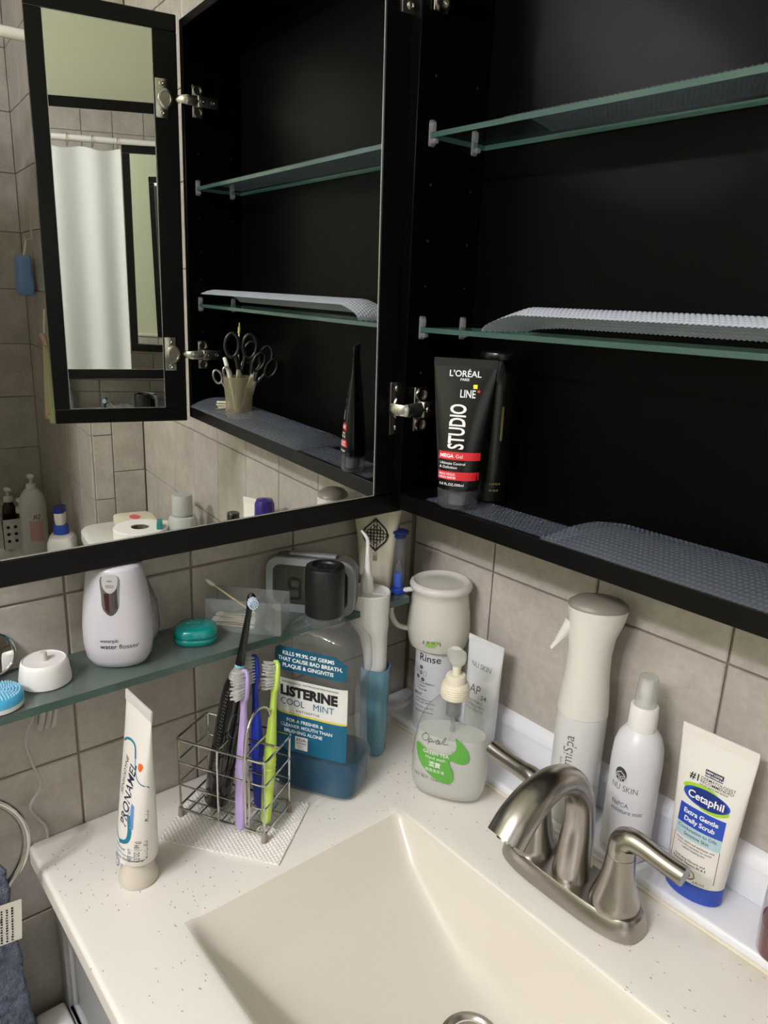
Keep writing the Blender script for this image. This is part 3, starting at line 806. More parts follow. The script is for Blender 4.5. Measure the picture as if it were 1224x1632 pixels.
# toothpaste tube standing on its cap, front left of the counter
sp = thing('toothpaste_tube', 'white toothpaste tube with teal and navy print, standing on its flared cap', 'toothpaste', (0.121, -0.481, 0.0006), 4)
secs, body, cap = squeeze_tube(sp, OFFW, mat('pearl cap', rgb(205, 198, 184), 0.35), 0.031, 0.167, 0.0215, 0.0205, 0.0265, 0.0105,
    [(0.0, 0.0195, 0.0195, 2), (0.0015, 0.0202, 0.0202, 2), (0.010, 0.0186, 0.0186, 2), (0.020, 0.0165, 0.0165, 2), (0.028, 0.0160, 0.0160, 2), (0.0295, 0.0150, 0.0150, 2)],
    crimp_mat=mat('pearl crimp', rgb(205, 203, 198), 0.3))
fm = front_map(secs)
NAVY = mat('navy ink', rgb(34, 38, 72), 0.5); TEAL = mat('teal ink', rgb(30, 116, 146), 0.45); LBLUE = mat('light blue ink', rgb(104, 138, 196), 0.5)
body.parent = sp; body.matrix_parent_inverse = Matrix.Identity(4)
for _o in [c for c in sp.children if c.name.split('.')[0] in ('tube_body', 'crimped_end')]:
    _R = Matrix.Translation((0, 0, 0.03)) @ Matrix.Rotation(math.radians(3.4), 4, Vector((-0.76, 0.65, 0))) @ Matrix.Translation((0, 0, -0.03)); _o.matrix_basis = _R
fu = lambda u, v, lift: fm(u+0.0045, v, lift)
prints('lettering', body, NAVY, fu, [T('PRONAMEL', 0.0035, 0.074, 0.0150, 'LEFT', 0.012, 0.15, 0.92, PI/2-0.08), T('SENSODYNE', -0.0085, 0.105, 0.0078, 'LEFT', 0.0, 0.15, 0.95, PI/2-0.06),
    T('Active Ingredient', 0.0195, 0.040, 0.003, 'LEFT', 0.01, 0, 1, PI/2), T('Directions', 0.0205, 0.085, 0.003, 'LEFT', 0.01, 0, 1, PI/2)], cut=0)
prints('swoosh', body, TEAL, fu, [STROKE(CURVE2([(-0.0212, 0.158), (-0.015, 0.163), (-0.006, 0.1655), (0.002, 0.163), (0.0055, 0.152)]), 0.0026),
    STROKE(CURVE2([(0.0055, 0.152), (0.008, 0.140), (0.013, 0.130), (0.0215, 0.1245)]), 0.0011),
    STROKE(CURVE2([(-0.017, 0.096), (-0.0195, 0.088), (-0.0195, 0.076), (-0.013, 0.062), (-0.004, 0.056), (0.004, 0.058)]), 0.0018),
    STROKE(CURVE2([(-0.004, 0.0555), (0.006, 0.060), (0.0085, 0.072), (0.006, 0.088)]), 0.0042),
    T('Advanced', -0.012, 0.0495, 0.0042, 'LEFT', 0.01, 0, 1, -0.1), T('Enamel Protection', -0.013, 0.0440, 0.0036, 'LEFT', 0.0, 0, 1, -0.1)], cut=0.004)
prints('lettering', body, NAVY, fu, [T('Cleans, Refreshes', -0.010, 0.0385, 0.0038, 'LEFT', 0.01, 0.2, 1, -0.08), RINGP(-0.0125, 0.031, 0.0065, 0.0009), RINGP(-0.0125, 0.031, 0.0045, 0.0004), T('Y', -0.0125, 0.0285, 0.006, bold=0.01)][:1] , cut=0, label='small dark lettering')
prints('seal', body, mat('lilac ink', rgb(120, 116, 168), 0.5), fu, [RINGP(-0.0085, 0.0365-0.006, 0.0062, 0.0016), RINGP(-0.0085, 0.0305, 0.0040, 0.0005), T('Y', -0.0085, 0.0282, 0.0062, bold=0.02)], cut=0)
prints('net_weight', body, INKG, fu, [T('NET WT', 0.0110, 0.0365, 0.0042, 'LEFT', 0.01, 0, 1, PI/2), T('6.5 OZ (184 g)', 0.0160, 0.0365, 0.0042, 'LEFT', 0.01, 0, 1, PI/2)], cut=0)
prints('blue_bar', body, LBLUE, fu, [POLY([(0.0085, 0.104), (0.0115, 0.101), (0.0118, 0.076), (0.0100, 0.0735), (0.0080, 0.076), (0.0078, 0.100)]), T('with Fluoride', 0.0068, 0.083, 0.003, 'LEFT', 0, 0, 1, PI/2)], cut=0.004)
prints('orange_mark', body, mat('orange ink', rgb(226, 96, 44), 0.5), fu, [POLY([(0.0120, 0.1495), (0.0160, 0.1495), (0.0172, 0.1465), (0.0155, 0.1420), (0.0135, 0.1405), (0.0115, 0.1430), (0.0110, 0.1475)])], cut=0.004)

# scrub tube with blue cap on the rail
ct = thing('face_scrub_tube', 'white face scrub tube with oval blue logo and royal blue cap, on the rail', 'face scrub', (0.499, -0.040, 0.0133), 3)
RBLUE = mat('royal blue', rgb(38, 74, 176), 0.4); DBLUE = mat('deep blue ink', rgb(18, 44, 120), 0.4); LIME = mat('lime ink', rgb(158, 204, 32), 0.4); PALEB = mat('pale blue ink', rgb(172, 200, 208), 0.5)
secs, body, cap = squeeze_tube(ct, OFFW, RBLUE, 0.0205, 0.150, 0.0290, 0.0190, 0.0375, 0.0105, [(0.0, 0.0275, 0.0175, 2), (0.001, 0.0290, 0.0190, 2), (0.017, 0.0292, 0.0192, 2), (0.0195, 0.0290, 0.0190, 2)])
fm = front_map(secs)
prints('blue_band', body, RBLUE, fm, [RECT(-0.0235, 0.0225, 0.079, 0.100)], cut=0.005)
prints('pale_band', body, PALEB, fm, [RECT(-0.0235, 0.0225, 0.0655, 0.079)], cut=0.005)
prints('logo_oval', body, LIME, fm, [ELL(-0.0075, 0.120, 0.0175, 0.0060, 30, 0.10), ELL(0.0085, 0.107, 0.0150, 0.0058, 30, 0.10)], cut=0.005)
prints('logo_oval', body, RBLUE, fm, [ELL(0.0, 0.1135, 0.0235, 0.0098, 36, -0.02)], cut=0.005, lift=0.0004, label='blue oval logo field')
prints('logo_oval', body, DBLUE, fm, [ELL(0.0015, 0.1137, 0.0195, 0.0094, 36, -0.06)], cut=0.005, lift=0.0005, label='deep blue centre of the oval logo')
prints('logo_lettering', body, INKW, fm, [T('Cetaphil', 0.0, 0.1098, 0.0108, bold=0.02), T('Extra Gentle', -0.001, 0.0915, 0.0068, bold=0.028), T('Daily Scrub', -0.001, 0.0835, 0.0068, bold=0.028), T('NEW LOOK', 0.0025, 0.1410, 0.0030, bold=0.03), T('SAME FORMULA', 0.0025, 0.1380, 0.0026, bold=0.03)], cut=0, lift=0.0008, label='white lettering')
prints('navy_tag', body, NAVY, fm, [RECT(-0.0065, 0.0115, 0.1368, 0.1442)], cut=0.005)
prints('lettering', body, INK, fm, [T('#1', -0.0150, 0.1285, 0.0100, bold=0.02), T('DERMATOLOGIST', -0.0095, 0.1325, 0.0042, 'LEFT', 0.006), T('RECOMMENDED', -0.0095, 0.1288, 0.0044, 'LEFT', 0.006), T('FACIAL SKINCARE BRAND', -0.0095, 0.1260, 0.0024, 'LEFT', 0.01),
    T('Combination to Oily,', -0.001, 0.0738, 0.0047, bold=0.01), T('Sensitive Skin', -0.001, 0.0682, 0.0047, bold=0.01),
    T('Gently cleans and exfoliates with', -0.001, 0.0610, 0.0030, bold=0.006), T('micro-fine particles to reveal', -0.001, 0.0575, 0.0030, bold=0.006), T('radiant looking skin', -0.001, 0.0540, 0.0030, bold=0.006),
    T('Hydrating Glycerin and', -0.003, 0.0425, 0.0034, bold=0.014), T('Essential Vitamins B5 & E', -0.003, 0.0388, 0.0034, bold=0.014), T('5', 0.0, 0.0270, 0.0062, bold=0.01), RINGP(0.0, 0.0292, 0.0052, 0.0006), RINGP(0.0, 0.0292, 0.0041, 0.0003),
    STROKE([(-0.0235, 0.0655), (-0.0235, 0.036), (-0.012, 0.0305), (-0.0052, 0.0295)], 0.0005), STROKE([(0.0052, 0.0285), (0.0225, 0.0275), (0.0225, 0.0655)], 0.0005), T('5 FL OZ', 0.010, 0.0225, 0.0032)], cut=0)

# whitening toothpaste tube behind the soap
at = thing('toothpaste_tube', 'slim white toothpaste tube with thin grey lettering, behind the soap pump bottle', 'toothpaste', (0.192, -0.040, 0.0133), 3)
secs, body, cap = squeeze_tube(at, mat('silvery white tube', rgb(214, 215, 216), 0.3), WHITEP, 0.022, 0.134, 0.0215, 0.0200, 0.0290, 0.0070, [(0.0, 0.019, 0.019, 2), (0.001, 0.020, 0.020, 2), (0.018, 0.0205, 0.0205, 2), (0.0195, 0.017, 0.017, 2)])
fm = front_map(secs)
prints('lettering', body, INKG, fm, [T('NU SKIN', 0.0, 0.124, 0.0098, sx=0.85), T('AP', -0.003, 0.0900, 0.0170, sx=0.9), T('24', 0.0115, 0.0850, 0.0085, bold=0.012), T('WHITENING', -0.001, 0.0785, 0.0046), T('FLUORIDE PRO', -0.001, 0.0728, 0.0046), T('TOOTHPASTE', -0.001, 0.0671, 0.0046)], cut=0)

# hair gel in the cabinet
ge = thing('hair_gel_tube', 'black hair gel tube with clear cap and red stripes, on the cabinet floor', 'hair gel', (0.188, -0.109, CZ0+0.0228), 38)
secs, body, cap = squeeze_tube(ge, mat('black gel tube', rgb(12, 12, 14), 0.22), clear_mat('smoky clear cap', (0.75, 0.76, 0.78, 1), 0.18, rgb(160, 162, 168), 0.08), 0.0230, 0.138, 0.0235, 0.0170, 0.0355, 0.0085,
    [(0.0, 0.0195, 0.014, 2), (0.003, 0.0228, 0.0165, 2), (0.020, 0.0235, 0.0170, 2), (0.0228, 0.0235, 0.0170, 2)], crimp_mat=mat('black crimp', rgb(10, 10, 11), 0.4))
b = B(); loft(b, [(0.004, 0.010, 0.009, 2), (0.006, 0.0105, 0.0095, 2), (0.0222, 0.0115, 0.0100, 2)], 24); finish('inner_spout', b, mat('grey spout', rgb(110, 112, 116), 0.3), cap)
fm = front_map(secs)
RED = mat('red stripe', rgb(205, 32, 42), 0.4)
prints('red_stripe', body, RED, fm, [RECT(-0.0232, 0.0238, 0.0580, 0.0670)], cut=0.004)
prints('red_stripe', body, RED, fm, [RECT(-0.0228, 0.0234, 0.0350, 0.0445)], cut=0.004)
prints('lettering', body, INKW, fm, [T("L'ORÉAL", 0.0, 0.1500, 0.0095, bold=0.012), T('PARIS', 0.0, 0.1455, 0.0040, bold=0.012), T('LINE', 0.0045, 0.1275, 0.0120, bold=0.014, sx=0.72),
    T('STUDIO', 0.0040, 0.0700, 0.0250, 'LEFT', 0.022, 0, 0.56, PI/2), T('MEGA', -0.0215, 0.0603, 0.0058, 'LEFT', 0.03), T('Gel', -0.0035, 0.0603, 0.0058, 'LEFT', 0), T('Ultimate Control', -0.0215, 0.0525, 0.0042, 'LEFT', 0.004), T('& Definition', -0.0215, 0.0480, 0.0042, 'LEFT', 0.004),
    T('MAX HOLD', -0.0215, 0.0402, 0.0036, 'LEFT', 0.02), T('HIGH SHINE', -0.0215, 0.0365, 0.0036, 'LEFT', 0.02), T('6.8 FL.OZ./200ml', -0.0205, 0.0285, 0.0040, 'LEFT', 0.01)], cut=0, lift=0.0006)
prints('yellow_mark', body, mat('yellow ink', rgb(238, 220, 40), 0.4), fm, [RECT(0.0100, 0.0145, 0.1375, 0.1420)], cut=0.004)
prints('red_mark', body, RED, fm, [RECT(0.0150, 0.0178, 0.1335, 0.1362)], cut=0)
bk = thing('styling_bottle', 'dark round styling bottle with wide black lid, tucked behind the gel tube', 'bottle', (0.182, -0.048, CZ0+0.0228), 30)
BTL = mat('dark bottle', rgb(14, 14, 13), 0.25)
b = B(); lathe(b, [(0.019, 0), (0.021, 0.002), (0.021, 0.135), (0.017, 0.150), (0.011, 0.158), (0.011, 0.168)], 36); bb_ = finish('bottle_body', b, BTL, bk)
b = B(); lathe(b, [(0.012, 0.166), (0.0215, 0.168), (0.0225, 0.172), (0.0215, 0.175), (0.004, 0.176)], 36); finish('lid', b, BTL, bk)
fmc = front_map([(0, 0.021, 0.021, 2), (0.2, 0.021, 0.021, 2)], True)
prints('gold_print', bb_, mat('dull gold ink', rgb(120, 112, 66), 0.5), fmc, [RECT(0.012, 0.0148, 0.075, 0.115), DASHES(0.004, 0.022, 0.014, 0.003, 6, 1), DASHES(0.004, 0.014, 0.012, 0.003, 5, 2)], cut=0.003)

# ------------------------------------------------------------------ mouthwash bottle
mw = thing('mouthwash_bottle', 'big clear mouthwash bottle with black cap, teal and white label, blue liquid inside', 'mouthwash', (0.099, -0.231, 0.0006), 30)
secs = [(0.000, 0.052, 0.034, 5), (0.003, 0.0565, 0.0375, 5), (0.010, 0.0575, 0.0385, 5), (0.042, 0.0575, 0.0385, 5), (0.048, 0.0555, 0.0365, 5), (0.053, 0.0525, 0.0345, 6), (0.100, 0.0520, 0.0342, 6), (0.150, 0.0525, 0.0345, 6),
        (0.156, 0.0550, 0.0360, 5), (0.162, 0.0565, 0.0365, 5), (0.182, 0.0555, 0.0355, 5), (0.198, 0.0540, 0.0350, 4.5), (0.208, 0.0475, 0.0320, 3.6), (0.2155, 0.0340, 0.0275, 2.7), (0.219, 0.0205, 0.0205, 2), (0.236, 0.0190, 0.0190, 2)]
BOT = clear_mat('clear bottle plastic', (0.97, 0.98, 0.98, 1), 0.07, rgb(220, 224, 224), 0.05, 1.45, bump=(20, 0.15))
b = B(); loft(b, secs, 64, cap1=False); mwb = finish('bottle_body', b, BOT, mw, angle=40)
LIQ = clear_mat('blue mouthwash', (0.04, 0.28, 0.42, 1), 0.6, rgb(6, 98, 138), 0.1, 1.2)
b = B(); loft(b, [(0.0015, 0.049, 0.032, 5), (0.005, 0.0545, 0.0358, 5), (0.041, 0.0555, 0.0365, 5), (0.0465, 0.0535, 0.0347, 5), (0.0485, 0.0528, 0.0342, 5)], 64); finish('liquid', b, LIQ, mw)
b = B()
N = 64; prof = [(0.0215, 0.229), (0.0232, 0.230), (0.0235, 0.234), (0.0235, 0.286), (0.0225, 0.289), (0.0165, 0.2895), (0.0145, 0.2865), (0.0001, 0.2860)]
lathe(b, prof, N, cap1=False)
cap = finish('cap', b, mat('matt black cap', rgb(16, 16, 17), 0.42), mw, angle=30)
b = B()
for i in range(46):
    a = 2*PI*i/46; box(b, 0.0166*cos(a)-0.0009, 0.0166*cos(a)+0.0009, 0.0166*sin(a)-0.0009, 0.0166*sin(a)+0.0009, 0.288, 0.2906)
for i in range(60):
    a = random.random()*2*PI; r = random.random()*0.020; s = random.uniform(0.0003, 0.0008); box(b, r*cos(a)-s, r*cos(a)+s, r*sin(a)-s, r*sin(a)+s, 0.2895-(0.003 if r < 0.014 else 0), 0.2905-(0.003 if r < 0.014 else 0), s*0.5, 1)
finish('cap_ribs', b, mat('wet black', rgb(30, 30, 31), 0.08), cap, kind='stuff')
b = B(); lathe(b, [(0.0205, 0.218), (0.0250, 0.2185), (0.0250, 0.221), (0.0215, 0.222), (0.0215, 0.2265), (0.0235, 0.227), (0.0235, 0.2288), (0.0200, 0.229)], 48, cap0=False, cap1=False); finish('neck_ring', b, BOT, mw)
fm = front_map(secs)
LTEAL = mat('label teal', rgb(12, 94, 128), 0.4); LDTEAL = mat('label dark teal', rgb(10, 84, 112), 0.4); LWHITE = mat('label white', rgb(226, 228, 222), 0.45); YEL = mat('label yellow', rgb(222, 204, 60), 0.45)
prints('neck_label', mwb, LDTEAL, fm, [POLY([(-0.050, 0.1635), (-0.050, 0.187), (-0.043, 0.193), (0.031, 0.193), (0.045, 0.183), (0.045, 0.1635)])], cut=0.004, lift=0.0004)
lab = prints('front_label', mwb, LWHITE, fm, [RECT(-0.048, 0.046, 0.106, 0.152)], cut=0.004, lift=0.0004)
prints('label_lower', mwb, LTEAL, fm, [RECT(-0.048, 0.046, 0.0540, 0.1045)], cut=0.004, lift=0.0004)
prints('yellow_line', mwb, YEL, fm, [RECT(-0.048, 0.046, 0.1040, 0.1065)], cut=0.004, lift=0.0006)
prints('lettering', mwb, INKW, fm, [T('KILLS 99.9% OF GERMS', -0.004, 0.1835, 0.0068, bold=0.022), T('THAT CAUSE BAD BREATH,', -0.002, 0.1758, 0.0068, bold=0.022), T('PLAQUE & GINGIVITIS', -0.004, 0.1680, 0.0068, bold=0.022),
    T('FOR A FRESHER &', -0.008, 0.0945, 0.0062, bold=0.02), T('CLEANER MOUTH THAN', -0.006, 0.0870, 0.0062, bold=0.02), T('BRUSHING ALONE', -0.010, 0.0795, 0.0062, bold=0.02), RECT(-0.0205, -0.0035, 0.0585, 0.0765)], cut=0, lift=0.0008, label='white lettering')
prints('brand_lettering', mwb, INK, fm, [T('LISTERINE', -0.0035, 0.1298, 0.0174, bold=0.06, sx=0.95, spacing=1.03), T('ANTIGINGIVITIS / ANTIPLAQUE MOUTHWASH', -0.002, 0.1462, 0.0034, sx=1.05), T('A N T I S E P T I C', -0.004, 0.1095, 0.0040, bold=0.01)], cut=0, lift=0.0008, label='black lettering')
prints('flavor_lettering', mwb, LTEAL, fm, [T('COOL', -0.0245, 0.1170, 0.0122, bold=0.0, sx=0.95), T('MINT', 0.0165, 0.1170, 0.0122, bold=0.0, sx=0.95)], cut=0, lift=0.0008, label='teal lettering')
prints('seal_lettering', mwb, INK, fm, [T('ADA', -0.0125, 0.0705, 0.0062, bold=0.0), T('Accepted', -0.0123, 0.0670, 0.0034, bold=0.008), T('American', -0.0125, 0.0640, 0.0020), T('Dental', -0.0132, 0.0620, 0.0020), T('Association', -0.0120, 0.0598, 0.0020)], cut=0, lift=0.0012)

# ------------------------------------------------------------------ cordless water flosser (white head, blue reservoir)
cf = thing('water_flosser', 'slim cordless water flosser, white top over a translucent blue reservoir', 'water flosser', (0.091, -0.140, 0.0006), 35)
RES = clear_mat('blue reservoir', (0.45, 0.68, 0.76, 1), 0.72, rgb(128, 178, 196), 0.2)
b = B(); loft(b, [(0, 0.0145, 0.014, 3), (0.003, 0.0170, 0.0165, 3), (0.060, 0.0180, 0.0172, 3), (0.128, 0.0190, 0.0180, 3), (0.128, 0.0178, 0.0168, 3), (0.118, 0.0174, 0.0164, 3)], 40); finish('reservoir', b, RES, cf)
b = B(); loft(b, [(0.003, 0.0140, 0.0135, 3), (0.088, 0.0166, 0.0158, 3)], 40); finish('water', b, clear_mat('blue water', (0.4, 0.64, 0.74, 1), 0.75, rgb(104, 158, 180), 0.1), cf)
b = B(); loft(b, [(0.116, 0.0135, 0.0130, 3), (0.150, 0.0150, 0.0145, 3, -0.002), (0.172, 0.0175, 0.0170, 3, -0.005), (0.186, 0.0240, 0.0215, 2.4, -0.010), (0.200, 0.0265, 0.0235, 2.3, -0.013), (0.226, 0.0285, 0.0250, 2.2, -0.014), (0.231, 0.0292, 0.0258, 2.2, -0.014), (0.2325, 0.0280, 0.0246, 2.2, -0.014), (0.2315, 0.0262, 0.023, 2.2, -0.014)], 48)
fb = finish('handle_body', b, WHITEP, cf)
b = B(); box(b, -0.008, 0.009, -0.007, 0.001, 0.2312, 0.2324, 0.0005, 1); finish('latch', b, WHITEP, cf)
b = B(); lathe(b, [(0.0088, 0.2305), (0.0086, 0.236), (0.0062, 0.252), (0.0040, 0.262), (0.0028, 0.275)], 20, -0.016, 0)
for i in range(10):
    a = 2*PI*i/10; sweep(b, [(-0.016+0.0084*cos(a), 0.0084*sin(a), 0.233), (-0.016+0.0060*cos(a), 0.0060*sin(a), 0.251)], 0.0010, 6)
nz = finish('nozzle', b, WHITEP, cf)
b = B(); pth = smooth_path([(-0.016, 0, 0.262), (-0.0165, 0, 0.285), (-0.017, 0, 0.299), (-0.020, -0.001, 0.306), (-0.0255, -0.002, 0.3125)], 5); sweep(b, pth, lerp_list([0.0036, 0.0028, 0.0024, 0.0022, 0.0014], len(pth)), 12); finish('jet_tip', b, WHITEP, nz)

# ------------------------------------------------------------------ rinse bottle with upturned cup
rb = thing('rinse_bottle', 'white cylindrical mouth rinse bottle with black lettering, standing in the corner', 'mouth rinse', (0.107, -0.0430, 0.0133), 22)
secs = [(0, 0.027, 0.027, 2), (0.003, 0.0295, 0.0295, 2), (0.131, 0.0295, 0.0295, 2), (0.138, 0.027, 0.028, 2), (0.144, 0.014, 0.014, 2), (0.160, 0.013, 0.013, 2)]
b = B(); loft(b, secs, 48); body = finish('bottle_body', b, mat('white bottle', rgb(206, 208, 212), 0.35), rb)
_fm = front_map([(0, 0.0295, 0.0295, 2), (0.2, 0.0295, 0.0295, 2)], True)
fm = lambda u, v, lift: _fm(u, v+0.020, lift)
prints('lettering', body, INK, fm, [T('Rinse', 0.002, 0.0900, 0.0150, bold=0.008), T('MINT', -0.014, 0.0365, 0.0062, bold=0.01), T('remineralizing rinse', -0.018, 0.0310, 0.0034, 'LEFT', 0.006), T('16 FL OZ (473 mL)', -0.018, 0.0262, 0.0040, 'LEFT', 0.004), T('alcohol free, sugar free', -0.018, 0.0195, 0.0032, 'LEFT', 0.01), T('helps clean and freshen', -0.018, 0.0125, 0.0032, 'LEFT', 0.01),
    T('+ mineralization', -0.016, 0.0560, 0.0042, 'LEFT', 0.004), T('+ xylitol', -0.016, 0.0510, 0.0042, 'LEFT', 0.004), T('+ fluoride', -0.016, 0.0460, 0.0042, 'LEFT', 0.004), T('0', -0.010, 0.0690, 0.0075, bold=0.03)], cut=0)
prints('dots', body, INKG, fm, [ELL(-0.010, 0.0795, 0.0030, 0.0030, 14), ELL(-0.0155, 0.0640, 0.0030, 0.0030, 14), ELL(-0.0065, 0.0620, 0.0030, 0.0030, 14), RINGP(-0.0165, 0.0745, 0.0030, 0.0004, 14), RINGP(-0.0035, 0.0715, 0.0030, 0.0004, 14)], cut=0)
cu = thing('plastic_cup', 'frosted handled cup with a green leaf print, set upside down on the rinse bottle', 'cup', (0.107, -0.0430, 0.0133+0.1290), 22); cu.scale = (1.04, 1.04, 0.80)
FROST = clear_mat('frosted cup', (0.8, 0.82, 0.78, 1), 0.95, rgb(228, 226, 214), 0.25)
b = B()
csecs = [(0.0, 0.0375, 0.0375, 2), (0.010, 0.0400, 0.0400, 2), (0.030, 0.0420, 0.0420, 2), (0.060, 0.0400, 0.0400, 2), (0.088, 0.0370, 0.0370, 2), (0.096, 0.0372, 0.0372, 2), (0.101, 0.0400, 0.0400, 2), (0.106, 0.0412, 0.0412, 2), (0.111, 0.0400, 0.0400, 2), (0.1135, 0.0360, 0.0360, 2), (0.109, 0.0330, 0.0330, 2), (0.108, 0.028, 0.028, 2), (0.1105, 0.016, 0.016, 2), (0.1115, 0.001, 0.001, 2)]
loft(b, csecs, 56, cap0=False); cb_ = finish('cup_body', b, FROST, cu, angle=60)
b = B(); pth = smooth_path([(-0.036, 0, 0.096), (-0.050, 0, 0.092), (-0.0620, 0, 0.074), (-0.0635, 0, 0.050), (-0.055, 0, 0.030), (-0.040, 0, 0.024)], 6); sweep(b, pth, 0.0042, 12)
hh = finish('handle', b, FROST, cu); hh.rotation_euler = (0, 0, math.radians(30))
fmc = front_map([(0, 0.0405, 0.0405, 2), (0.03, 0.0422, 0.0422, 2), (0.1, 0.0400, 0.0400, 2)], True)
prints('leaf_print', cb_, mat('leaf green ink', rgb(150, 190, 90), 0.5), fmc, [POLY(CURVE2([(0.0, 0.016), (0.006, 0.023), (0.018, 0.025), (0.013, 0.015), (0.004, 0.012)], 3, True))], cut=0.004)
prints('lettering', cb_, INKG, fmc, [T('L e a f', 0.009, 0.0235, 0.0098, rot=PI, bold=0.006)], cut=0, lift=0.0005)

# ------------------------------------------------------------------ hand-soap pump bottle
op = thing('hand_soap_bottle', 'clear hand-soap pump bottle with green swoosh print and milky soap', 'soap dispenser', (0.219, -0.122, 0.0006), 32)
secs = [(0.0, 0.036, 0.016, 2.2), (0.003, 0.0415, 0.0205, 2.2), (0.012, 0.0455, 0.0235, 2.2), (0.028, 0.0478, 0.0250, 2.25), (0.050, 0.0480, 0.0250, 2.25), (0.072, 0.0463, 0.0245, 2.25), (0.092, 0.0428, 0.0232, 2.2), (0.108, 0.0375, 0.0215, 2.2), (0.120, 0.0310, 0.0195, 2.1), (0.130, 0.0220, 0.0170, 2), (0.1365, 0.0150, 0.0150, 2), (0.142, 0.0145, 0.0145, 2)]
SOAPB = clear_mat('soap bottle', (0.965, 0.97, 0.96, 1), 0.04, rgb(225, 228, 222), 0.06, 1.35)
b = B(); loft(b, secs, 60, cap1=False); body = finish('bottle_body', b, SOAPB, op, angle=50)
b = B(); sl = [(z+0.0015, a-0.0018, bb-0.0018, n) for z, a, bb, n in secs if z < 0.08] + [(0.0880, 0.0418, 0.0216, 2.2)]; loft(b, sl, 60)
finish('soap', b, clear_mat('milky soap', (0.86, 0.88, 0.86, 1), 0.72, rgb(232, 233, 228), 0.3, 1.15), op)
b = B(); lathe(b, [(0.0165, 0.136), (0.0172, 0.137), (0.0170, 0.146), (0.0168, 0.152), (0.0150, 0.155), (0.0125, 0.1555), (0.0128, 0.162), (0.0110, 0.1655), (0.0050, 0.166), (0.0048, 0.176)], 40)
for i in range(5): lathe(b, [(0.0168, 0.1378+i*0.0028), (0.0176, 0.1388+i*0.0028), (0.0168, 0.1398+i*0.0028)], 40, cap0=False, cap1=False)
pc = finish('pump_collar', b, IVORY, op)
b = B(); lathe(b, [(0.0030, 0.012), (0.0030, 0.138)], 12); finish('dip_tube', b, clear_mat('dip tube', (0.9, 0.9, 0.9, 1), 0.35, rgb(200, 200, 200), 0.1), op)
b = B(); lathe(b, [(0.0095, 0.112), (0.0095, 0.137)], 20); finish('pump_barrel', b, clear_mat('pump barrel', (0.8, 0.8, 0.8, 1), 0.35, rgb(180, 182, 182), 0.1), op)
b = B()   # clear actuator: paddle-like head with a forward nozzle
PMP = clear_mat('translucent pump head', (0.92, 0.92, 0.9, 1), 0.55, rgb(236, 237, 232), 0.08)
pth = smooth_path([(0, 0.001, 0.168), (0, 0.001, 0.176), (0, -0.001, 0.182), (0, -0.004, 0.190), (0, -0.008, 0.199), (0, -0.012, 0.205)], 5)
sweep(b, pth, 0, 20, ab=lerp_list([(0.0050, 0.0045), (0.0060, 0.0045), (0.0100, 0.0042), (0.0120, 0.0036), (0.0115, 0.0032), (0.0060, 0.0026)], len(pth)), ref=(1, 0, 0))
finish('pump_head', b, PMP, pc)
zc_ = lambda pts: [((x-600)*1.10e-4, (1405-(y-0.22*(x-590)))*1.0e-4) for x, y in pts]
fm = front_map(secs)
prints('green_swoosh', body, mat('leaf green print', rgb(92, 166, 66), 0.45), fm, [POLY(CURVE2(zc_([(248, 588), (300, 612), (400, 672), (500, 710), (585, 718), (650, 700), (692, 650), (700, 590), (680, 495), (702, 500), (760, 570), (812, 655), (845, 745), (842, 810), (808, 840), (760, 838), (700, 812), (650, 790), (632, 805), (642, 850), (672, 920), (692, 1010), (685, 1075), (640, 1105), (560, 1090), (450, 1020), (350, 920), (280, 810), (245, 700), (236, 620)]), 3, True))], cut=0.005, lift=0.0004)
prints('lettering', body, INKW, fm, [T('GREEN TEA', -0.0135, 0.0655, 0.0064, bold=0.004), T('Hand wash', -0.0135, 0.0595, 0.0058, bold=0.0), T('澳寶', -0.0140, 0.0500, 0.0078, bold=0.01), T('綠茶洗手液', -0.0135, 0.0425, 0.0050)], cut=0, lift=0.0009, label='white lettering')
prints('script_lettering', body, INK, fm, [STROKE(CURVE2(zc_(pp), 4), 0.0006) for pp in (
    [(345, 450), (305, 480), (300, 520), (330, 548), (370, 530), (382, 490), (360, 455), (330, 440)],
    [(378, 590), (385, 540), (395, 515), (420, 520), (425, 545), (395, 555), (385, 550), (440, 548), (470, 530), (500, 520), (470, 560), (490, 575), (510, 530), (505, 570), (530, 565), (560, 500), (575, 485), (575, 510), (555, 560), (570, 575), (605, 570)])], cut=0, label='black script lettering')
prints('volume_lettering', body, INKG, fm, [T('360 毫升 12.67FL.OZ', -0.0165, 0.0300, 0.0056)], cut=0)

# ------------------------------------------------------------------ fine-mist trigger bottle
um = thing('spray_bottle', 'tall white trigger spray bottle with a grey domed top, behind the faucet', 'spray bottle', (0.347, -0.046, 0.0133), 40); um.scale = (0.9, 0.9, 1.035)
secs = [(0.0, 0.027, 0.027, 2), (0.004, 0.0305, 0.0305, 2), (0.012, 0.0312, 0.0312, 2), (0.135, 0.0312, 0.0312, 2), (0.1355, 0.0300, 0.0300, 2)]
b = B(); loft(b, secs, 56); body = finish('bottle_body', b, mat('semi-gloss white bottle', rgb(214, 214, 212), 0.22), um)
SPW = mat('satin white sprayer', rgb(218, 215, 206), 0.42)
b = B(); sec2 = [(0.1358, 0.0312, 0.0312, 2), (0.150, 0.0305, 0.0305, 2), (0.180, 0.0270, 0.0275, 2), (0.205, 0.0262, 0.0265, 2.0), (0.225, 0.0285, 0.0268, 2.0), (0.245, 0.0335, 0.0275, 2.0), (0.258, 0.0362, 0.0278, 2.0)]
N = 56; rings = []
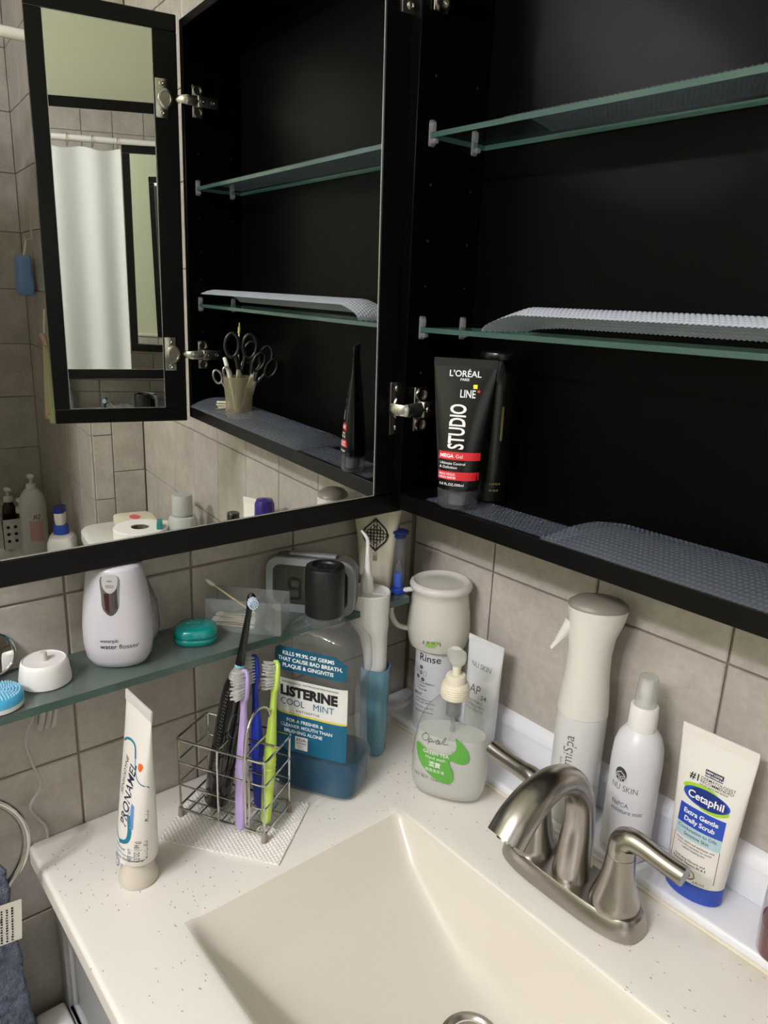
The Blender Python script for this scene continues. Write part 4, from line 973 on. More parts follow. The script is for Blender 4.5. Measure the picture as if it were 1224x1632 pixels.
for (z, a, bb, n) in sec2:
    rings.append([b.verts.new(p+Vector((0, 0, -0.00*p.x))) for p in ring_pts(z, a, bb, n, N, (0.003 if z > 0.24 else 0), 0)])
last = rings[-1]
for r0, r1 in zip(rings, rings[1:]):
    for i in range(N): b.faces.new((r0[i], r0[(i+1) % N], r1[(i+1) % N], r1[i]))
b.faces.new(list(reversed(rings[0]))); b.faces.new(last)
finish('sprayer_head', b, SPW, um, angle=60)
b = B()
loft(b, [(0.258, 0.0362, 0.0278, 2.0, 0.003, 0), (0.2615, 0.0355, 0.0270, 2.0, 0.003, 0), (0.266, 0.0290, 0.0215, 2.0, 0.003, 0), (0.2685, 0.0170, 0.0120, 2, 0.003, 0), (0.269, 0.001, 0.001, 2, 0.003, 0)], 56, cap0=False); finish('domed_top', b, mat('grey sprayer top', rgb(136, 130, 118), 0.4), um, angle=60)
b = B(); pth = smooth_path([(-0.026, 0, 0.238), (-0.033, 0, 0.226), (-0.042, 0, 0.212), (-0.047, 0, 0.205)], 4); sweep(b, pth, 0, 12, ab=lerp_list([(0.0075, 0.0085), (0.0065, 0.0065), (0.0050, 0.0035), (0.0045, 0.0022)], len(pth)), ref=(0, 1, 0)); finish('trigger', b, SPW, um)
fm = front_map([(0, 0.0312, 0.0312, 2), (0.2, 0.0312, 0.0312, 2)], True)
prints('lettering', body, INKG, fm, [T('umiSpa', -0.010, 0.071, 0.0185, 'LEFT', 0.0, 0.0, 0.85, PI/2), T('SALON THERAPIE', -0.0225, 0.050, 0.0052, 'LEFT', 0.0, 0, 0.9, PI/2)], cut=0)

# ------------------------------------------------------------------ moisture mist bottle
ms = thing('mist_bottle', 'frosted white mist bottle with clear overcap, between spray bottle and scrub tube', 'mist bottle', (0.420, -0.046, 0.0133), 14); ms.scale = (0.89, 0.89, 1.07)
secs = [(0.0, 0.026, 0.026, 2), (0.003, 0.0290, 0.0290, 2), (0.010, 0.0298, 0.0298, 2), (0.110, 0.0298, 0.0298, 2), (0.125, 0.0285, 0.0285, 2), (0.135, 0.0250, 0.0250, 2), (0.142, 0.0195, 0.0195, 2), (0.146, 0.0145, 0.0145, 2)]
b = B(); loft(b, secs, 48); body = finish('bottle_body', b, mat('frosted white bottle', rgb(214, 215, 218), 0.33, sss=0.1), ms)
b = B(); lathe(b, [(0.0160, 0.144), (0.0168, 0.145), (0.0162, 0.168), (0.0150, 0.1695), (0.009, 0.1700)], 36); cl_ = finish('collar', b, WHITEP, ms)
b = B(); lathe(b, [(0.0130, 0.1685), (0.0112, 0.198), (0.0100, 0.2005), (0.0001, 0.2010)], 32, cap0=False); finish('overcap', b, clear_mat('clear overcap', (0.93, 0.93, 0.92, 1), 0.4, rgb(226, 228, 224), 0.06), ms)
b = B(); lathe(b, [(0.0060, 0.168), (0.0060, 0.180), (0.0080, 0.181), (0.0075, 0.193), (0.006, 0.195)], 24); finish('pump_button', b, WHITEP, cl_)
fm = front_map([(0, 0.0298, 0.0298, 2), (0.2, 0.0298, 0.0298, 2)], True)
prints('lettering', body, INKG, fm, [T('NU SKIN', -0.0030, 0.0830, 0.0092, sx=0.95), T('8.4 FL OZ', -0.022, 0.010, 0.0036, 'LEFT')], cut=0)
prints('product_lettering', body, mat('slate ink', rgb(92, 94, 124), 0.5), fm, [T('NaPCA', -0.0165, 0.0655, 0.0070, 'LEFT', 0.006), T('moisture mist', -0.0165, 0.0585, 0.0070, 'LEFT', 0.006)], cut=0)
prints('emblem', body, mat('dark grey ink', rgb(60, 60, 62), 0.5), fm, [ELL(-0.0090, 0.1000, 0.0076, 0.0080, 28)], cut=0.003)
prints('emblem_lines', body, mat('frosted white bottle', 0), fm, [RINGP(-0.0130, 0.0955, 0.0022, 0.0008, 16), RINGP(-0.0130, 0.0955, 0.0040, 0.0007, 16), RINGP(-0.0050, 0.0950, 0.0022, 0.0008, 16), RINGP(-0.0050, 0.0950, 0.0042, 0.0007, 16), STROKE([(-0.0145, 0.1005), (-0.009, 0.1035), (-0.0035, 0.1000)], 0.0010)], cut=0, lift=0.0006)

# red liquid bottle with purple cap at the right edge, and the tube beside it (seen in the mirror)
rd = thing('red_bottle', 'clear bottle of dark red liquid with glossy purple cap on the rail', 'bottle', (0.598, -0.048, 0.0133), 20)
b = B(); loft(b, [(0, 0.024, 0.020, 2.6), (0.003, 0.028, 0.024, 2.6), (0.030, 0.029, 0.025, 2.6), (0.110, 0.028, 0.024, 2.6), (0.130, 0.022, 0.020, 2.3), (0.140, 0.013, 0.013, 2), (0.150, 0.013, 0.013, 2)], 44); finish('bottle_body', b, clear_mat('clear bottle front', (0.95, 0.93, 0.93, 1), 0.12, rgb(220, 214, 212), 0.05), rd)
b = B(); loft(b, [(0.002, 0.026, 0.022, 2.6), (0.034, 0.0275, 0.0235, 2.6)], 44); finish('liquid', b, mat('dark red liquid', rgb(98, 18, 34), 0.12), rd)
b = B(); loft(b, [(0.143, 0.0180, 0.0180, 2.3), (0.160, 0.0205, 0.0195, 2.3), (0.188, 0.0200, 0.0190, 2.3), (0.196, 0.0165, 0.0155, 2.2), (0.199, 0.001, 0.001, 2)], 36); finish('cap', b, mat('glossy purple', rgb(52, 34, 120), 0.15), rd)
t3 = thing('lotion_tube', 'white lotion tube with small black letters, next to the purple capped bottle', 'lotion', (0.655, -0.042, 0.0133), -25)
secs, body, cap = squeeze_tube(t3, OFFW, WHITEP, 0.020, 0.150, 0.024, 0.017, 0.030, 0.012, [(0, 0.022, 0.015, 2), (0.001, 0.024, 0.017, 2), (0.0195, 0.0242, 0.0172, 2)])
fb_ = lambda u, v, lift: (lambda p: Vector((p.x, p.y, p.z)))(front_map(secs)(u, v, lift))
prints('lettering', body, INK, fb_, [T('ERE', -0.002, 0.100, 0.012, 'LEFT', 0.01, 0, 1, PI/2)], cut=0)

# ------------------------------------------------------------------ paper towel and toothbrush rack
pt = B(); nx, ny = 150, 110
W_, H_ = 0.142, 0.104
def tow(x, y): return 0.0020 + 0.0010*(sin(x*1100)*sin(y*1100)) + 0.0006*mnoise.noise((x*60, y*60, 0)) + 0.0007*max(0, mnoise.noise((x*18, y*18, 4)))
g0 = [[pt.verts.new((W_*(i/nx-0.5)+0.0006*mnoise.noise((j*0.4, i*0.1, 1)), H_*(j/ny-0.5)+0.0006*mnoise.noise((i*0.4, 0, 1)), tow(W_*i/nx, H_*j/ny))) for j in range(ny+1)] for i in range(nx+1)]
for i in range(nx):
    for j in range(ny): pt.faces.new((g0[i][j], g0[i+1][j], g0[i+1][j+1], g0[i][j+1]))
ext = bmesh.ops.extrude_face_region(pt, geom=list(pt.faces))
for v in [e for e in ext['geom'] if isinstance(e, bmesh.types.BMVert)]: v.co.z = 0.0002
pw = finish('paper_towel', pt, mat('white paper towel', rgb(232, 229, 222), 0.9), None, angle=80)
tag(pw, 'folded embossed white paper towel lying under the wire rack', 'paper towel')
pw.location = (0.109, -0.358, 0.0004); pw.rotation_euler = (0, 0, math.radians(37))

RZ = 29
rk = thing('toothbrush_rack', 'chrome wire rack with compartments holding the toothbrushes, on a paper towel', 'toothbrush holder', (0.096, -0.353, 0.0024), RZ)
LX, LY = 0.0575, 0.0310
def loop_rect(b, z, r=0.0012, lx=LX, ly=LY):
    c = 0.005; P = []
    for sx_, sy_, a0 in ((1, 1, 0), (-1, 1, 90), (-1, -1, 180), (1, -1, 270)):
        for k in range(4):
            a = math.radians(a0+30*k); P.append((sx_*(lx-c)+c*cos(a), sy_*(ly-c)+c*sin(a), z))
    sweep(b, P, r, 8, closed=True)
for z, n_ in ((0.012, 'bottom_rim'), (0.044, 'side_wire'), (0.074, 'side_wire'), (0.103, 'top_rim')):
    b = B(); loop_rect(b, z, 0.0014 if 'rim' in n_ else 0.0011); finish(n_, b, CHROME, rk)
for x, y in ((-LX+0.002, -LY+0.002), (LX-0.002, -LY+0.002), (LX-0.002, LY-0.002), (-LX+0.002, LY-0.002)):
    b = B(); sweep(b, [(x, y, 0.008), (x, y, 0.103)], 0.0014, 8); finish('upright_wire', b, CHROME, rk)
    b = B(); lathe(b, [(0.0034, 0.0), (0.0036, 0.001), (0.0030, 0.011), (0.0022, 0.0125)], 14, x, y); finish('foot', b, mat('rubber foot', rgb(150, 140, 122), 0.5), rk)
for x in (-0.002, 0.032):
    b = B(); sweep(b, smooth_path([(x, -LY-0.001, 0.012), (x, -LY-0.001, 0.060), (x, -LY-0.001, 0.098), (x, -LY+0.005, 0.1035), (x, LY-0.005, 0.1035), (x, LY+0.001, 0.098), (x, LY+0.001, 0.012)], 4), 0.0013, 8); finish('divider_wire', b, CHROME, rk)
b = B(); sweep(b, [(-0.002, 0.002, 0.1035), (LX, 0.002, 0.1035)], 0.0012, 8); finish('divider_wire', b, CHROME, rk)
b = B(); sweep(b, [(-0.002, 0.002, 0.062), (LX, 0.002, 0.062)], 0.0010, 8); finish('divider_wire', b, CHROME, rk)
for i in range(7):
    x = -0.044+i*0.0147
    b = B(); sweep(b, [(x, -LY, 0.0105), (x, LY, 0.0105)], 0.0010, 6); finish('floor_wire', b, CHROME, rk)
for y in (-0.012, 0.012):
    b = B(); sweep(b, [(-LX, y, 0.009), (LX, y, 0.009)], 0.0010, 6); finish('floor_wire', b, CHROME, rk)
b = B()   # tall carrying loop
sweep(b, smooth_path([(0.0345, -0.0335, 0.022), (0.0345, -0.0335, 0.060), (0.0345, -0.0335, 0.112), (0.0345, -0.0290, 0.134), (0.0345, -0.0135, 0.149), (0.0345, 0.0070, 0.146), (0.0345, 0.0210, 0.130), (0.0345, 0.0225, 0.100), (0.0345, 0.0225, 0.045)], 6), 0.0016, 10)
sweep(b, smooth_path([(0.0390, -0.0335, 0.085), (0.0390, -0.0335, 0.024), (0.0368, -0.0335, 0.0195), (0.0345, -0.0335, 0.022)], 4), 0.0014, 8)
sweep(b, smooth_path([(0.0390, 0.0225, 0.090), (0.0390, 0.0225, 0.047), (0.0368, 0.0225, 0.043), (0.0345, 0.0225, 0.045)], 4), 0.0014, 8)
finish('handle_loop', b, CHROME, rk)

def orient(o, base, top, face):
    z = (Vector(top)-Vector(base)).normalized(); f = Vector(face); y = -(f - z*f.dot(z)).normalized(); x = y.cross(z)
    Mx = Matrix(((x.x, y.x, z.x), (x.y, y.y, z.y), (x.z, y.z, z.z)))
    o.location = base; o.rotation_euler = Mx.to_euler()
BRISTLE = mat('white bristle', rgb(228, 228, 224), 0.6)
def toothbrush(label, col, base, top, face, L, wd=1.0):
    o = thing('toothbrush', label, 'toothbrush', base); orient(o, base, top, face)
    m = mat('brush plastic '+str(col), col, 0.28)
    zs = [0, 0.004, 0.03, 0.060, 0.0605, 0.063, 0.066, 0.069, 0.072, 0.075, 0.085, 0.105, 0.125, 0.140, L-0.036, L-0.031, L-0.014, L-0.004, L]
    aw = [0.0035, 0.0058, 0.0065, 0.0068, 0.0072, 0.0066, 0.0072, 0.0066, 0.0072, 0.0066, 0.0062, 0.0050, 0.0036, 0.0030, 0.0034, 0.0058, 0.0066, 0.0055, 0.0025]
    ad = [0.0020, 0.0032, 0.0038, 0.0042, 0.0047, 0.0040, 0.0047, 0.0040, 0.0047, 0.0040, 0.0040, 0.0032, 0.0026, 0.0024, 0.0024, 0.0024, 0.0024, 0.0022, 0.0012]
    b = B(); loft(b, [(z, a*wd, d*1.45, 2.6) for z, a, d in zip(zs, aw, ad)], 28); finish('handle', b, m, o, angle=60)
    b = B()
    for r in range(9):
        for c in range(4):
            x = (c-1.5)*0.0027*(0.75 if r in (0, 8) else 1); z = L-0.0310+r*0.0035
            tip = (x*1.25+random.uniform(-.0006, .0006), -0.0150+random.uniform(-0.0010, 0.0008), z+0.0008*math.copysign(1, r-4)+random.uniform(-.0007, .0007))
            for k in range(5):
                a = 2*PI*k/5; q = 0.0006
                sweep(b, [(x+q*cos(a), -0.002, z+q*sin(a)), (tip[0]+1.5*q*cos(a), tip[1], tip[2]+1.5*q*sin(a))], 0.00028, 4)
    finish('bristles', b, BRISTLE, o, smooth=False, kind='stuff')
    return o
toothbrush('lilac toothbrush with splayed white bristles, in the rack next to the black one', rgb(178, 158, 206), (0.1365, -0.3690, 0.0150), (0.1110, -0.3465, 0.192), (0.20, -0.98, 0), 0.184, 1.15)
toothbrush('cobalt blue toothbrush in the rack behind the lilac one', rgb(38, 58, 176), (0.1165, -0.3330, 0.0150), (0.0830, -0.3180, 0.186), (0.15, -0.98, 0), 0.182, 1.15)
toothbrush('lime green toothbrush at the right end of the wire rack', rgb(186, 214, 92), (0.1455, -0.3420, 0.0150), (0.1010, -0.3000, 0.186), (0.10, -0.99, 0), 0.184, 1.15)

# electric toothbrush
eb = thing('electric_toothbrush', 'black electric toothbrush with small round brush head, leaning in the wire rack', 'electric toothbrush', (0.078, -0.368, 0.0150)); eb.scale = (0.92, 0.92, 1.075)
orient(eb, (0.078, -0.368, 0.0150), (0.1015, -0.3310, 0.278), (0.95, -0.25, 0))
GB = mat('glossy black plastic', rgb(10, 10, 12), 0.14, coat=0.3)
ESEC = [(0, 0.0135, 0.0135, 2), (0.003, 0.0160, 0.0160, 2), (0.022, 0.0166, 0.0166, 2), (0.024, 0.0172, 0.0174, 2), (0.060, 0.0178, 0.0180, 2), (0.100, 0.0176, 0.0178, 2), (0.128, 0.0166, 0.0168, 2), (0.143, 0.0148, 0.0148, 2), (0.152, 0.0118, 0.0118, 2)]
b = B(); loft(b, ESEC, 40); eh = finish('handle', b, GB, eb)
b = B(); loft(b, [(0.152, 0.0112, 0.0112, 2), (0.158, 0.0098, 0.0098, 2), (0.1625, 0.0068, 0.0068, 2), (0.165, 0.0060, 0.0060, 2)], 32); finish('grey_collar', b, mat('grey collar', rgb(150, 150, 150), 0.4), eb)
b = B(); loft(b, [(0.1655, 0.0060, 0.0060, 2), (0.1685, 0.0060, 0.0060, 2)], 28); finish('colour_ring', b, mat('aqua ring', rgb(130, 196, 210), 0.4), eb)
b = B(); loft(b, [(0.1685, 0.0060, 0.0060, 2), (0.173, 0.0056, 0.0056, 2), (0.195, 0.0046, 0.0046, 2), (0.225, 0.0036, 0.0036, 2), (0.232, 0.0038, 0.0038, 2), (0.240, 0.0052, 0.0050, 2), (0.246, 0.0050, 0.0046, 2), (0.249, 0.002, 0.002, 2)], 28); nk = finish('brush_neck', b, GB, eb)
b = B()
for r in range(3):
    for k in range(1 if r == 0 else 6*r):
        a = 2*PI*k/(6*r) if r else 0; x, z = 0.0024*r*cos(a), 0.241+0.0024*r*sin(a)
        box(b, x-0.0008, x+0.0008, -0.0135, -0.004, z-0.0008, z+0.0008)
finish('brush_head', b, mat('pale blue bristle', rgb(200, 220, 236), 0.5), nk, smooth=False, kind='stuff')
b = B()   # rows of grip dimples down the left flank, and the button ring
for r in range(26):
    for c in range(2):
        z = 0.045+r*0.0038; th_ = math.radians(208+c*9+(4 if r % 2 else 0)); a, d, _ = interp(ESEC, z)
        p = Vector((a*cos(th_), d*sin(th_), z)); box(b, p.x-0.00035, p.x+0.00035, p.y-0.00035, p.y+0.00035, p.z-0.0004, p.z+0.0004)
finish('grip_dots', b, mat('grip dot', rgb(150, 150, 150), 0.4), eh, smooth=False, kind='stuff')
fme = front_map(ESEC, True)
prints('button_ring', eh, mat('button edge', rgb(80, 80, 82), 0.2), fme, [STROKE(CURVE2([(0.0, 0.118), (0.006, 0.111), (0.006, 0.097), (0.0, 0.090), (-0.006, 0.097), (-0.006, 0.111)], 5, True), 0.0008)], cut=0)

# ------------------------------------------------------------------ glass wall shelf on the left wall and what stands on it
ZS = 0.2132
gs = thing('wall_shelf', 'satin green-grey glass shelf fixed along the tiled left wall', 'shelf', (0, 0, ZS))
SATIN = clear_mat('satin shelf glass', (0.68, 0.76, 0.73, 1), 0.60, rgb(116, 130, 124), 0.22, 1.5)
b = B(); box(b, 0.0015, 0.091, -0.74, -0.085, -0.0085, 0.0)
for f in b.faces: f.material_index = 0 if abs(f.normal.z) > 0.5 else 1
finish('glass_pane', b, [SATIN, GLASSEDGE], gs, smooth=False)
for y in (-0.150, -0.680):
    b = B(); box(b, 0.0012, 0.022, y-0.010, y+0.010, -0.019, -0.0087, 0.002, 2); finish('bracket', b, CHROME, gs)
ZT = ZS+0.0003

wf = thing('water_flosser', 'big tapered white water flosser with chrome front panel on the glass wall shelf', 'water flosser', (0.0445, -0.4580, ZT), 57)
secs = [(0.0, 0.022, 0.018, 2.4), (0.003, 0.028, 0.023, 2.4), (0.010, 0.0325, 0.0270, 2.4), (0.025, 0.0350, 0.0290, 2.4), (0.045, 0.0350, 0.0290, 2.4), (0.070, 0.0328, 0.0280, 2.3), (0.090, 0.0300, 0.0262, 2.2), (0.1065, 0.0275, 0.0245, 2.2), (0.1100, 0.0262, 0.0232, 2.2), (0.1115, 0.0230, 0.0200, 2.1), (0.1118, 0.001, 0.001, 2)]
b = B(); loft(b, secs, 60); body = finish('body', b, mat('satin white housing', rgb(196, 193, 199), 0.3), wf, angle=50)
fm = front_map(secs)
prints('chrome_panel', body, mat('smoked chrome', rgb(150, 146, 150), 0.12, metal=0.9), fm, [POLY(CURVE2([(-0.0085, 0.103), (0.0085, 0.103), (0.0088, 0.085), (0.0075, 0.070), (0.0, 0.0625), (-0.0075, 0.070), (-0.0088, 0.085)], 4, True))], cut=0.003)
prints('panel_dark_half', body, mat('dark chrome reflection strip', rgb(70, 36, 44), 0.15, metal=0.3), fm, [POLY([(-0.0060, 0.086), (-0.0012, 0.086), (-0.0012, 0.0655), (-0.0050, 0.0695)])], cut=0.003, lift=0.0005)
prints('display_plate', body, mat('display plate', rgb(176, 174, 174), 0.3), fm, [POLY(CURVE2([(-0.0066, 0.104), (0.0066, 0.104), (0.0066, 0.092), (0.0, 0.0860), (-0.0066, 0.092)], 4, True))], cut=0.003, lift=0.0006)
prints('display_marks', body, INK, fm, [STROKE([(-0.0035, 0.0925), (0.0035, 0.0925), (0.0035, 0.0945), (-0.0035, 0.0945), (-0.0035, 0.0925)], 0.0003), STROKE([(-0.0012, 0.0925), (-0.0012, 0.0945)], 0.0003), STROKE([(0.0012, 0.0925), (0.0012, 0.0945)], 0.0003), T('oooo', 0, 0.0985, 0.0022, bold=0.02)], cut=0, lift=0.0009)
prints('lettering', body, INK, fm, [T('waterpik', -0.0125, 0.0335, 0.0052, 'LEFT', 0.006), T('water', -0.0125, 0.0265, 0.0070, 'LEFT', 0.014), T('flosser', 0.0062, 0.0265, 0.0070, 'LEFT', 0.0)], cut=0)
b = B(); loft(b, [(0.020, 0.010, 0.008, 2.5, 0.026, 0.015), (0.030, 0.0125, 0.010, 2.5, 0.027, 0.016), (0.060, 0.0120, 0.010, 2.5, 0.026, 0.015), (0.085, 0.008, 0.008, 2.3, 0.022, 0.012), (0.090, 0.004, 0.004, 2, 0.020, 0.011)], 30); finish('rear_tank', b, mat('grey rear tank', rgb(112, 110, 110), 0.25), wf)

dk = thing('charging_base', 'small round white charging base with a centre peg on the glass shelf', 'charger', (0.0470, -0.5345, ZT), 0)
b = B(); lathe(b, [(0.0225, 0), (0.0245, 0.0015), (0.0245, 0.006), (0.0225, 0.019), (0.0212, 0.0235), (0.0200, 0.0245), (0.0195, 0.0235), (0.0001, 0.0232)], 48, cap1=False); finish('base', b, WHITEP, dk)
b = B(); lathe(b, [(0.0036, 0.023), (0.0034, 0.031), (0.0030, 0.032)], 20); finish('peg', b, mat('warm white peg', rgb(196, 192, 182), 0.4), dk)
cr = thing('charger_cable', 'pale grey cable hanging in folds below the glass shelf down behind the counter', 'cable', (0, 0, 0))
CABM = mat('grey cable', rgb(176, 172, 166), 0.45)
for k in range(3):
    b = B(); y0 = -0.537+k*0.0065
    sweep(b, smooth_path([(0.020, y0+0.004, 0.203), (0.021, y0, 0.180), (0.022, y0-0.004, 0.157), (0.025, y0-0.004, 0.150), (0.028, y0-0.001, 0.157), (0.028, y0+0.003, 0.180), (0.027, y0+0.006, 0.2035)], 5), 0, 10, ab=[(0.0030, 0.0016)]*31)
    finish('cable_fold', b, CABM, cr)
b = B(); sweep(b, smooth_path([(0.022, -0.534, 0.203), (0.020, -0.540, 0.170), (0.018, -0.552, 0.140), (0.016, -0.548, 0.108), (0.013, -0.541, 0.075), (0.010, -0.553, 0.052), (0.007, -0.545, 0.030), (0.0045, -0.538, 0.0125), (0.0040, -0.5372, -0.030)], 8), 0.0017, 8); finish('cable', b, CABM, cr)

fc = thing('floss_dispenser', 'shiny teal rounded floss dispenser lying on the glass wall shelf', 'dental floss', (0.0480, -0.3730, ZT), 62)
TEALP = mat('glossy teal plastic', rgb(6, 128, 122), 0.15, coat=0.4)
b = B(); N = 48; rings = []
def flp(sc_, z):
    out = []
    for i in range(N):
        t_ = 2*PI*i/N; c, s_ = cos(t_), sin(t_)
        x = 0.0245*math.copysign(abs(c)**0.75, c); y = (0.0215 if s_ > 0 else 0.0215)*math.copysign(abs(s_)**0.75, s_)
        x *= 1.0-0.22*max(0, s_)
        out.append(Vector((x*sc_, y*sc_, z)))
    return out
for sc_, z in ((0.82, 0.0), (0.94, 0.001), (1.0, 0.005), (1.0, 0.008), (0.97, 0.0085), (1.0, 0.009), (1.0, 0.013), (0.95, 0.0175), (0.85, 0.0195), (0.4, 0.0205), (0.001, 0.0206)): rings.append([b.verts.new(p) for p in flp(sc_, z)])
for r0, r1 in zip(rings, rings[1:]):
    for i in range(N): b.faces.new((r0[i], r0[(i+1) % N], r1[(i+1) % N], r1[i]))
b.faces.new(list(reversed(rings[0]))); fbod = finish('case', b, TEALP, fc, angle=60)
tm = lambda u, v, lift: Vector((u, v, 0.0199+lift+0.0008*(1-min(1, (u*u+v*v)/0.0003))))
prints('lettering', fbod, mat('pale teal ink', rgb(80, 170, 165), 0.4), tm, [T('MINT', -0.002, -0.001, 0.0062, bold=0.01), T('floss', -0.002, 0.006, 0.0040), T('55 yd', 0, -0.0075, 0.0034)], cut=0)
b = B(); box(b, -0.006, 0.006, -0.0222, -0.0208, 0.0105, 0.0150, 0.0006, 2); finish('thumb_tab', b, TEALP, fc)

oz = thing('cotton_swab_box', 'clear acrylic organizer box with cotton swabs on the glass shelf', 'organizer', (0.0490, -0.3060, ZT), 43)
OX, OY, OH = 0.0450, 0.0210, 0.040
b = B()
box(b, -OX, OX, -OY, OY, 0, 0.0015); box(b, -OX, OX, -OY, -OY+0.0015, 0.0015, OH); box(b, -OX, OX, OY-0.0015, OY, 0.0015, OH)
box(b, -OX, -OX+0.0015, -OY+0.0015, OY-0.0015, 0.0015, OH); box(b, OX-0.0015, OX, -OY+0.0015, OY-0.0015, 0.0015, OH); box(b, 0.014, 0.0155, -OY+0.0015, OY-0.0015, 0.0015, OH)
finish('acrylic_box', b, clear_mat('acrylic', (0.95, 0.96, 0.96, 1), 0.16, rgb(216, 220, 216), 0.04, 1.6), oz, smooth=False)
SWAB = mat('cotton', rgb(226, 220, 204), 0.9); STICK = mat('paper stick', rgb(196, 180, 136), 0.7)
def swab_mesh():
    b = B(); sweep(b, [(-0.030, 0, 0), (0.030, 0, 0)], 0.0011, 8, mi=1)
    for s_ in (-1, 1):
        sweep(b, [(s_*0.024, 0, 0), (s_*0.026, 0, 0), (s_*0.030, 0, 0), (s_*0.034, 0, 0), (s_*0.036, 0, 0)], [0.0012, 0.0022, 0.0027, 0.0022, 0.0006], 10)
    return b
sw0 = None
rnd = random.Random(3)
for k in range(11):
    if sw0 is None:
        sw0 = finish('cotton_swab', swab_mesh(), [SWAB, STICK], None); o = sw0
    else:
        o = sw0.copy(); COL.objects.link(o)
    a = math.radians(43)
    lx = -0.0020+rnd.uniform(-0.0003, 0.0003); ly = -0.0125+(k % 6)*0.0050; lz = 0.0046+(k//6)*0.0054+0.0004*(k % 3); yaw_ = math.radians(rnd.uniform(-5, 5))
    o.location = (0.0490+(lx-0.0125)*cos(a)-ly*sin(a), -0.3060+(lx-0.0125)*sin(a)+ly*cos(a), ZT+lz)
    o.rotation_euler = (0, math.radians(rnd.uniform(-1, 3)), a+yaw_); o.scale = (0.72, 0.80, 0.80)
    tag(o, 'cotton swab lying in the clear acrylic box', 'cotton swab', 'cotton swabs in the acrylic box')
o = sw0.copy(); COL.objects.link(o); o.scale = (1, 1, 1)
del o['group']; tag(o, 'single cotton swab leaning up out of the acrylic box', 'cotton swab')
a = math.radians(43); o.location = (0.0490-0.0205*cos(a), -0.3060-0.0205*sin(a), ZT+0.0350); o.rotation_euler = (0, math.radians(33), a)

ck = thing('alarm_clock', 'grey digital alarm clock with rounded corners and dark display on the glass shelf', 'clock', (0.0535, -0.2170, ZT), 40)
CW, CH, CD = 0.0570, 0.072, 0.026
def rrect(w, h, r, n=6):
    P = []
    for cx_, cz_, a0 in ((w-r, h-r, 0), (-w+r, h-r, 90), (-w+r, r, 180), (w-r, r, 270)):
        for k in range(n+1):
            t_ = math.radians(a0+90*k/n); P.append((cx_+r*cos(t_), cz_+r*sin(t_)))
    return P
CGREY = mat('grey clock shell', rgb(92, 94, 93), 0.4); CSIL = mat('silver clock bezel', rgb(134, 138, 139), 0.35)
b = B(); R0 = [b.verts.new((x, -0.010, z)) for x, z in rrect(CW, CH, 0.018)]; R1 = [b.verts.new((x*0.97, CD-0.012, 0.001+z*0.97)) for x, z in rrect(CW, CH, 0.018)]
for i in range(len(R0)): b.faces.new((R0[i], R0[(i+1) % len(R0)], R1[(i+1) % len(R0)], R1[i]))
b.faces.new(R0); b.faces.new(list(reversed(R1))); finish('housing', b, CGREY, ck)
b = B(); A = [b.verts.new((x, -0.0105, z)) for x, z in rrect(CW, CH, 0.018)]; Bv = [b.verts.new((x, -0.014, z+0.0004)) for x, z in rrect(CW-0.001, CH-0.0008, 0.0175)]
Cv = [b.verts.new((x, -0.014, z+0.0095)) for x, z in rrect(CW-0.009, CH-0.019, 0.011)]; Dv = [b.verts.new((x, -0.0112, z+0.0105)) for x, z in rrect(CW-0.010, CH-0.021, 0.010)]
for P_, Q_ in ((A, Bv), (Bv, Cv), (Cv, Dv)):
    for i in range(len(P_)): b.faces.new((P_[i], P_[(i+1) % len(P_)], Q_[(i+1) % len(P_)], Q_[i]))
finish('bezel', b, CSIL, ck)
b = B(); b.faces.new([b.verts.new((x, -0.0113, z+0.0103)) for x, z in rrect(CW-0.0098, CH-0.0206, 0.0102)]); scn = finish('display', b, mat('unlit lcd', rgb(54, 54, 44), 0.2), ck, smooth=False)
def seg7(ch, u, v, h, wd=None):
    wd = wd or h*0.14; w2 = h*0.27; S = {'a': ((-w2, h), (w2, h)), 'b': ((w2, h), (w2, h/2)), 'c': ((w2, h/2), (w2, 0)), 'd': ((-w2, 0), (w2, 0)), 'e': ((-w2, h/2), (-w2, 0)), 'f': ((-w2, h), (-w2, h/2)), 'g': ((-w2, h/2), (w2, h/2))}
    M_ = {'0': 'abcdef', '9': 'abcdfg', '2': 'abged', '4': 'fgbc', '5': 'afgcd'}
    out = []
    for q in M_[ch]:
        (x0, y0), (x1, y1) = S[q]; dx, dy = (x1-x0), (y1-y0); out.append(STROKE([(u+x0+dx*0.12, v+y0+dy*0.12), (u+x0+dx*0.88, v+y0+dy*0.88)], wd))
    return out
mfl = flat_map(-0.0114)
sh_ = seg7('9', -0.020, 0.018, 0.026) + [RECT(-0.0085, -0.0065, 0.0235, 0.0255), RECT(-0.0085, -0.0065, 0.0345, 0.0365)] + seg7('2', 0.004, 0.018, 0.026) + seg7('5', 0.022, 0.018, 0.026) + seg7('0', 0.0385, 0.035, 0.0085) + seg7('0', 0.0445, 0.035, 0.0085) + [T('ALARM', 0.040, 0.028, 0.0035), T('PM', -0.040, 0.043, 0.0035), T('72 F', 0.040, 0.020, 0.0045)]
prints('lcd_digits', scn, mat('lcd black', rgb(14, 14, 12), 0.4), mfl, sh_, cut=0)
prints('maker_lettering', ck, INK, flat_map(-0.0141), [T('Peakeep', 0.0, 0.0600, 0.0042)], cut=0)
b = B(); box(b, -0.030, 0.030, -0.004, 0.006, CH-0.0005, CH+0.0035, 0.0015, 2); finish('snooze_bar', b, CSIL, ck)

